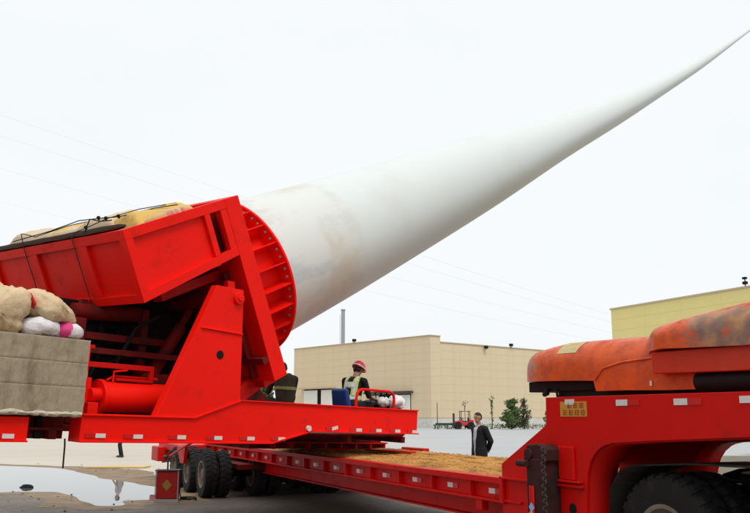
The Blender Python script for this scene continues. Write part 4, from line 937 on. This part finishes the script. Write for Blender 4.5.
class Body:
    def __init__(s): s.p = []                       # (kind, a, b, ra, rb, material index, tag)
    def cap(s, a, b, ra, rb, m, tg=''): s.p.append(('c', Vector(a), Vector(b), ra, rb, m, tg)); return s
    def chain(s, pts, rs, m, tg=''):
        for i in range(len(pts) - 1): s.cap(pts[i], pts[i + 1], rs[i], rs[i + 1], m, tg)
        return s
    def ell(s, c, r, m, tg='', rot=None): s.p.append(('e', Vector(c), Vector(r), rot or Matrix.Identity(3), 0, m, tg)); return s
    def hand(s, w, fwd, palm, m, curl=.5, thumb=1):
        """palm and five fingers from wrist w; fwd = pointing direction, palm = the way the palm faces"""
        w = Vector(w); f = Vector(fwd).normalized(); n = Vector(palm); n = (n - f * n.dot(f)).normalized(); sd_ = f.cross(n) * thumb
        s.chain([w, w + f * .035 + sd_ * .012, w + f * .085 + sd_ * .012], [.026, .028, .024], m); s.cap(w + f * .04 - sd_ * .018, w + f * .085 - sd_ * .022, .022, .018, m)
        for k, L_ in enumerate((.070, .078, .072, .058)):
            b = w + f * .09 + sd_ * (.030 - .020 * k); q = (f * math.cos(curl * .6) + n * math.sin(curl * .6)); q2 = (f * math.cos(curl * 1.7) + n * math.sin(curl * 1.7))
            c = b + q * L_ * .5; s.chain([b, c, c + q2 * L_ * .5], [.0105, .0095, .008], m)
        tq = (f * .6 + sd_ * .7 + n * .35).normalized(); b = w + f * .03 + sd_ * .025; s.chain([b, b + tq * .035, b + tq * .035 + (f * .85 + n * .4).normalized() * .03], [.014, .012, .009], m)
        return s
    def head(s, c, fwd, m, hair, up=(0, 0, 1)):
        c = Vector(c); f = Vector(fwd).normalized(); u_ = Vector(up); u_ = (u_ - f * u_.dot(f)).normalized(); l_ = u_.cross(f)
        rot = Matrix((f, l_, u_)).transposed(); P = lambda a, b, d: c + f * a + l_ * b + u_ * d
        s.ell(c + u_ * .015, (.098, .076, .100), m, 'head', rot); s.ell(P(.025, 0, -.055), (.068, .058, .070), m, 'head', rot)
        s.cap(P(.092, 0, .005), P(.108, 0, -.022), .011, .015, m, 'head'); s.ell(P(.078, 0, -.062), (.018, .026, .012), m, 'head', rot); s.ell(P(.07, 0, -.10), (.022, .026, .020), m, 'head', rot)
        for q in (-1, 1): s.ell(P(-.005, q * .076, -.01), (.022, .010, .033), m, 'head', rot); s.ell(P(.082, q * .030, .012), (.014, .016, .009), m, 'head', rot); s.ell(P(.084, q * .032, .030), (.014, .022, .008), m, 'head', rot)
        s.hd = (c, f, l_, u_, rot); return s
    def dist(s, X):
        out = []
        for p in s.p:
            if p[0] == 'c':
                a, b = np.array(p[1]), np.array(p[2]); ab = b - a; t = np.clip(((X - a) @ ab) / max(1e-9, ab @ ab), 0, 1)
                out.append(np.linalg.norm(X - a - t[:, None] * ab, axis=1) - (p[3] + (p[4] - p[3]) * t))
            else:
                q = (X - np.array(p[1])) @ np.array(p[3]); r = np.array(p[2]); k = np.linalg.norm(q / r, axis=1); out.append((k - 1) * r.min())
        return np.array(out)
    def build(s, mats, root, voxel=.009, smooth=3, name='body'):
        mb = MB()
        for p in s.p:
            if p[0] == 'e':
                k = len(mb.v); mb.ell((0, 0, 0), tuple(p[2]), 16, 12); mb.v[k:] = [tuple(p[3] @ Vector(v) + p[1]) for v in mb.v[k:]]
            else:
                d = p[2] - p[1]; L_ = max(d.length, 1e-5); t = d / L_; pts = []; rs = []
                for i in range(5):
                    a = math.pi / 2 * i / 5; pts.append(p[1] - t * p[3] * math.cos(a)); rs.append(max(1e-4, p[3] * math.sin(a)))
                pts.append(p[1]); rs.append(p[3]); pts.append(p[2]); rs.append(p[4])
                for i in range(1, 6):
                    a = math.pi / 2 * i / 5; pts.append(p[2] + t * p[4] * math.sin(a)); rs.append(max(1e-4, p[4] * math.cos(a)))
                mb.tube(pts, rs, 14)
        me = mb.mesh('tmp', []); o = bpy.data.objects.new('tmp', me); COL.objects.link(o)
        r = o.modifiers.new('r', 'REMESH'); r.mode = 'VOXEL'; r.voxel_size = voxel
        k = o.modifiers.new('s', 'SMOOTH'); k.factor = .5; k.iterations = smooth
        bpy.context.view_layer.update(); dg = bpy.context.evaluated_depsgraph_get()
        new = bpy.data.meshes.new_from_object(o.evaluated_get(dg)); bpy.data.objects.remove(o); new.name = name
        nf = len(new.polygons); cen = np.empty(nf * 3); new.polygons.foreach_get('center', cen); cen = cen.reshape(-1, 3)
        near = s.dist(cen).argmin(0); s.cen = cen; s.near = near; s.me = new
        new.materials.clear()
        for m in mats: new.materials.append(m)
        new.polygons.foreach_set('material_index', np.array([p[5] for p in s.p])[near].astype(np.int32)); new.polygons.foreach_set('use_smooth', [True] * nf)
        b = bpy.data.objects.new(name, new); COL.objects.link(b); b.parent = root; s.tags = np.array([p[6] for p in s.p])[near]; return b
    def garment(s, name, mask, m, root, off=.012, thick=.006):
        ids = {}; vv = []; ff = []
        for i in np.nonzero(mask)[0]:
            f = []
            for v in s.me.polygons[int(i)].vertices:
                if v not in ids: ids[v] = len(vv); q = s.me.vertices[v]; vv.append(tuple(q.co + q.normal * off))
                f.append(ids[v])
            ff.append(f)
        o = MB().add(vv, ff).build(name, m, root, smooth=180, fix=False)
        k = o.modifiers.new('t', 'SOLIDIFY'); k.thickness = thick; k.offset = -1; return o
def hair_cap(bd, root, m, mask):
    return bd.garment('hair', mask, m, root, .012, .02)
def helmet(bd, root):
    c, f, l_, u_, rot = bd.hd; h = MB(); prof = []; N_ = 8
    for i in range(N_ + 1):
        a = math.pi / 2 * i / N_; prof.append((.128 * max(0, math.cos(a)) ** .8 + .0005, .135 * math.sin(a)))
    h.revolve(prof + [(.0005, .10), (.115, .0)], (0, 0, 0), 'z', 28); h.revolve([(.120, -.010), (.138, -.014), (.138, -.006), (.120, .004)], (.018, 0, 0), 'z', 28)
    M = Matrix.Translation(c + u_ * .035) @ rot.to_4x4() @ Matrix.Diagonal((1.08, .95, 1, 1))
    o = h.build('helmet', HELM, root, smooth=50, M=M)
    MB().revolve([(.1285, .004), (.131, .004), (.130, .022), (.125, .022)], (0, 0, 0), 'z', 28).build('helmet_band', SILV, o)
    return o
# suited man standing in the yard behind the deck, looking left, hands behind his back
pm = empty('person', T(2.47, 20.2, 0, R(212)), 'man in black suit and pale shirt standing beyond the sawdust deck, hands behind back', 'person')
b = Body(); k = 1.0
b.chain([(0, 0, .95), (0, 0, 1.05), (.0, 0, 1.2), (-.01, 0, 1.38)], [.145, .14, .15, .14], 1, 'torso')
for q in (-1, 1):
    b.cap((.0, q * .06, 1.0), (.0, q * .08, 1.40), .13, .115, 1, 'torso'); b.cap((-.01, q * .07, 1.46), (-.015, q * .185, 1.455), .065, .062, 1, 'torso')
    b.cap((.0, q * .07, .86), (.0, q * .07, 1.0), .135, .13, 1, 'torso')
    b.chain([(-.015, q * .205, 1.45), (-.12, q * .275, 1.17)], [.066, .056], 1, 'arm'); b.chain([(-.12, q * .275, 1.17), (-.20, q * .09, .99)], [.055, .042], 1, 'arm')
    b.hand((-.205, q * .07, .98), (-.05, -q * .9, -.35), (-1, 0, -.2), 0, .7, q)
    b.chain([(0, q * .095, .92), (.01, q * .10, .52), (-.01, q * .10, .12)], [.095, .072, .060], 2, 'leg'); b.chain([(-.04, q * .10, .05), (.08, q * .115, .04), (.17, q * .12, .035)], [.05, .045, .036], 3, 'shoe')
b.cap((-.005, 0, 1.46), (.01, 0, 1.60), .062, .056, 0, 'neck'); b.head((.025, 0, 1.715), (1, 0, -.06), 0, 4)
b.build([SKIN, SUIT, DTROU, SHOE], pm, .009)
c = b.cen; isT = (b.tags == 'torso')
wedge = (np.abs(c[:, 1]) < .03 + .045 * np.clip((c[:, 2] - .95) / .5, 0, 1.2)) & (c[:, 0] > .02) & (c[:, 2] > .80)
b.garment('shirt', isT & wedge & (c[:, 2] > .78), LAV, pm, .004, .006)
jk = b.garment('jacket', ((isT & ~wedge) | (b.tags == 'arm')) & (c[:, 2] > .76), SUIT, pm, .014, .012)
b.garment('collar', (b.tags == 'neck') & (c[:, 2] < 1.545), LAV, pm, .010, .008)
hd = b.tags == 'head'; q = c - np.array(b.hd[0])
hair_cap(b, pm, HAIR, hd & ((q[:, 2] > .055) & (q[:, 0] < .07) | (q[:, 0] < -.03) & (q[:, 2] > -.045) | (q[:, 2] > .085)))
# operator on the rig
def rz_mat(x, y, z, rz=0): return MRIG @ Matrix.Translation((x, y, z)) @ Matrix.Rotation(R(rz), 4, 'Z')
op = empty('person', rz_mat(-.02, 1.70, .385, 8) @ Matrix.Scale(1.06, 4), 'worker in red helmet and lime vest sitting on the blue seat at the rig controls', 'person')
b = Body()
b.ell((0, 0, .10), (.15, .185, .13), 2, 'hip'); b.chain([(0, 0, .12), (.05, 0, .30), (.085, 0, .46)], [.145, .150, .145], 1, 'torso')
for q in (-1, 1):
    b.cap((.03, q * .06, .2), (.085, q * .085, .47), .12, .11, 1, 'torso'); b.cap((.09, q * .06, .54), (.10, q * .19, .53), .065, .064, 1, 'torso')
    b.chain([(.10, q * .215, .52), (.20, q * .27, .26)], [.068, .052], 1, 'arm'); b.chain([(.20, q * .27, .26), (.46, q * .20, .22)], [.046, .034], 0, 'fore')
    b.hand((.48, q * .195, .22), (1, -q * .1, -.15), (0, 0, -1), 0, .8, -q)
    b.chain([(.02, q * .10, .07), (.45, q * .14, .09), (.47, q * .15, -.32)], [.10, .075, .055], 2, 'leg'); b.chain([(.44, q * .15, -.37), (.60, q * .16, -.375)], [.045, .036], 3, 'shoe')
b.cap((.09, 0, .54), (.145, 0, .66), .06, .055, 0, 'neck'); b.head((.19, 0, .745), (.86, -.12, -.42), 0, 4)
b.build([SKIN, BSHIRT, DTROU, SHOE], op, .009)
c = b.cen; T_ = b.tags == 'torso'; ay = np.abs(c[:, 1])
back = c[:, 0] < (.03 + .12 * c[:, 2])
vest = T_ & (((ay > .055) & (ay < .155) & (c[:, 2] > .16)) | ((c[:, 2] > .385) & (c[:, 2] < .50) & (ay < .155) & back) | ((c[:, 2] > .15) & (c[:, 2] < .255)))
b.garment('vest', vest, LIME, op, .010, .006)
tape = T_ & (((ay > .085) & (ay < .125) & (c[:, 2] > .25)) | ((c[:, 2] > .40) & (c[:, 2] < .48) & (ay < .125) & back) | ((c[:, 2] > .175) & (c[:, 2] < .225)))
b.garment('reflective_tape', tape, SILV, op, .017, .004)
q = (c - np.array(b.hd[0])); qa = q @ np.array(b.hd[1]); qz = q @ np.array(b.hd[3])
hair_cap(b, op, HAIR, (b.tags == 'head') & (qa < -.01) & (qz > -.07))
helmet(b, op)
# crouching worker at the foot of the end frame
cr = empty('person', rz_mat(-.95, 2.55, .29, 66), 'worker in dark olive jacket with reflective band crouching under the tilted red frame', 'person')
b = Body()
b.ell((0, 0, .10), (.16, .19, .14), 2, 'hip'); b.chain([(0, 0, .14), (.08, 0, .38), (.17, 0, .58)], [.17, .175, .16], 1, 'torso')
for q in (-1, 1):
    b.cap((.03, q * .07, .25), (.16, q * .10, .58), .13, .12, 1, 'torso'); b.cap((.18, q * .07, .66), (.19, q * .2, .63), .072, .07, 1, 'torso')
    b.chain([(.19, q * .22, .62), (.36, q * .26, .36)], [.075, .06], 1, 'arm'); b.chain([(.36, q * .26, .36), (.58, q * .18, .42)], [.055, .042], 1, 'arm')
    b.hand((.60, q * .17, .42), (1, -q * .1, .1), (0, 0, -1), 0, .7, -q)
    b.chain([(.02, q * .11, .08), (.42, q * .16, .18), (.30, q * .16, -.22)], [.105, .08, .058], 2, 'leg'); b.chain([(.26, q * .16, -.255), (.43, q * .17, -.265)], [.045, .036], 3, 'shoe')
b.cap((.19, 0, .66), (.26, 0, .76), .062, .056, 0, 'neck'); b.head((.32, 0, .83), (.92, 0, -.4), 0, 4)
b.build([SKIN, OLIVE, DTROU, SHOE], cr, .010)
c = b.cen; T_ = b.tags == 'torso'; ay = np.abs(c[:, 1])
b.garment('reflective_band', T_ & (c[:, 2] > .40) & (c[:, 2] < .46), OLB, cr, .012, .005)
b.garment('vest_strap', T_ & (ay > .08) & (ay < .14) & (c[:, 2] > .34) & (c[:, 0] > .1 + .2 * (c[:, 2] - .3)), LIME, cr, .012, .005)
q = (c - np.array(b.hd[0])); hair_cap(b, cr, HAIR, (b.tags == 'head') & ((q[:, 2] > .05) | (q[:, 0] < -.03)))
# man walking far behind the puddle
wk = empty('person', T(-11.0, 37.0, 0, R(190)), 'distant man in grey shirt and dark trousers walking beyond the puddle', 'person')
b = Body()
b.chain([(0, 0, .98), (.01, 0, 1.2), (.02, 0, 1.4)], [.14, .14, .14], 1, 'torso')
for q in (-1, 1):
    b.cap((.01, q * .07, 1.0), (.02, q * .08, 1.40), .115, .11, 1, 'torso'); b.cap((.02, q * .07, 1.46), (.015, q * .185, 1.45), .062, .06, 1, 'torso')
    b.chain([(.015, q * .205, 1.45), (-.02 + q * .10, q * .25, 1.17)], [.064, .05], 1, 'arm'); b.chain([(-.02 + q * .10, q * .25, 1.17), (.06 + q * .18, q * .23, .94)], [.043, .034], 0, 'fore')
    b.hand((.07 + q * .19, q * .23, .92), (.3, 0, -1), (0, -q, 0), 0, .5, q)
    b.chain([(0, q * .09, .95), (.06 - q * .03, q * .10, .52), (-.02 - q * .05, q * .10, .12)], [.095, .07, .055], 2, 'leg'); b.chain([(-.05 - q * .05, q * .10, .05), (.12 - q * .05, q * .11, .04)], [.048, .036], 3, 'shoe')
b.cap((.02, 0, 1.46), (.03, 0, 1.60), .06, .054, 0, 'neck'); b.head((.045, 0, 1.70), (1, 0, -.05), 0, 4)
b.build([SKIN, GREY, DTROU, SHOE], wk, .012)
c = b.cen; q = c - np.array(b.hd[0]); hair_cap(b, wk, HAIR, (b.tags == 'head') & ((q[:, 2] > .055) | ((q[:, 0] < -.03) & (q[:, 2] > -.045))))
# plastic bag beside the controls
PBAG = mat('white_plastic_bag', (.74, .72, .72), .4, .4, var=.05, scale=6, dirt=(.62, .30, .36), dirt_amt=.25, dirt_scale=3)
pillow('plastic_bag', (.36, .26, .22), rz_mat(.66, 1.10, .44, 30), PBAG, 31, 'crumpled white plastic bag with pink tint at the outer end of the handrail', 'bag', pinch=.6, wr=.09, lumps=.2)
pillow('plastic_bag', (.24, .20, .18), rz_mat(.45, 1.25, .46, -20), WHITE, 37, 'small knotted white bag behind the red handrail', 'bag', pinch=.6, wr=.09, lumps=.2)
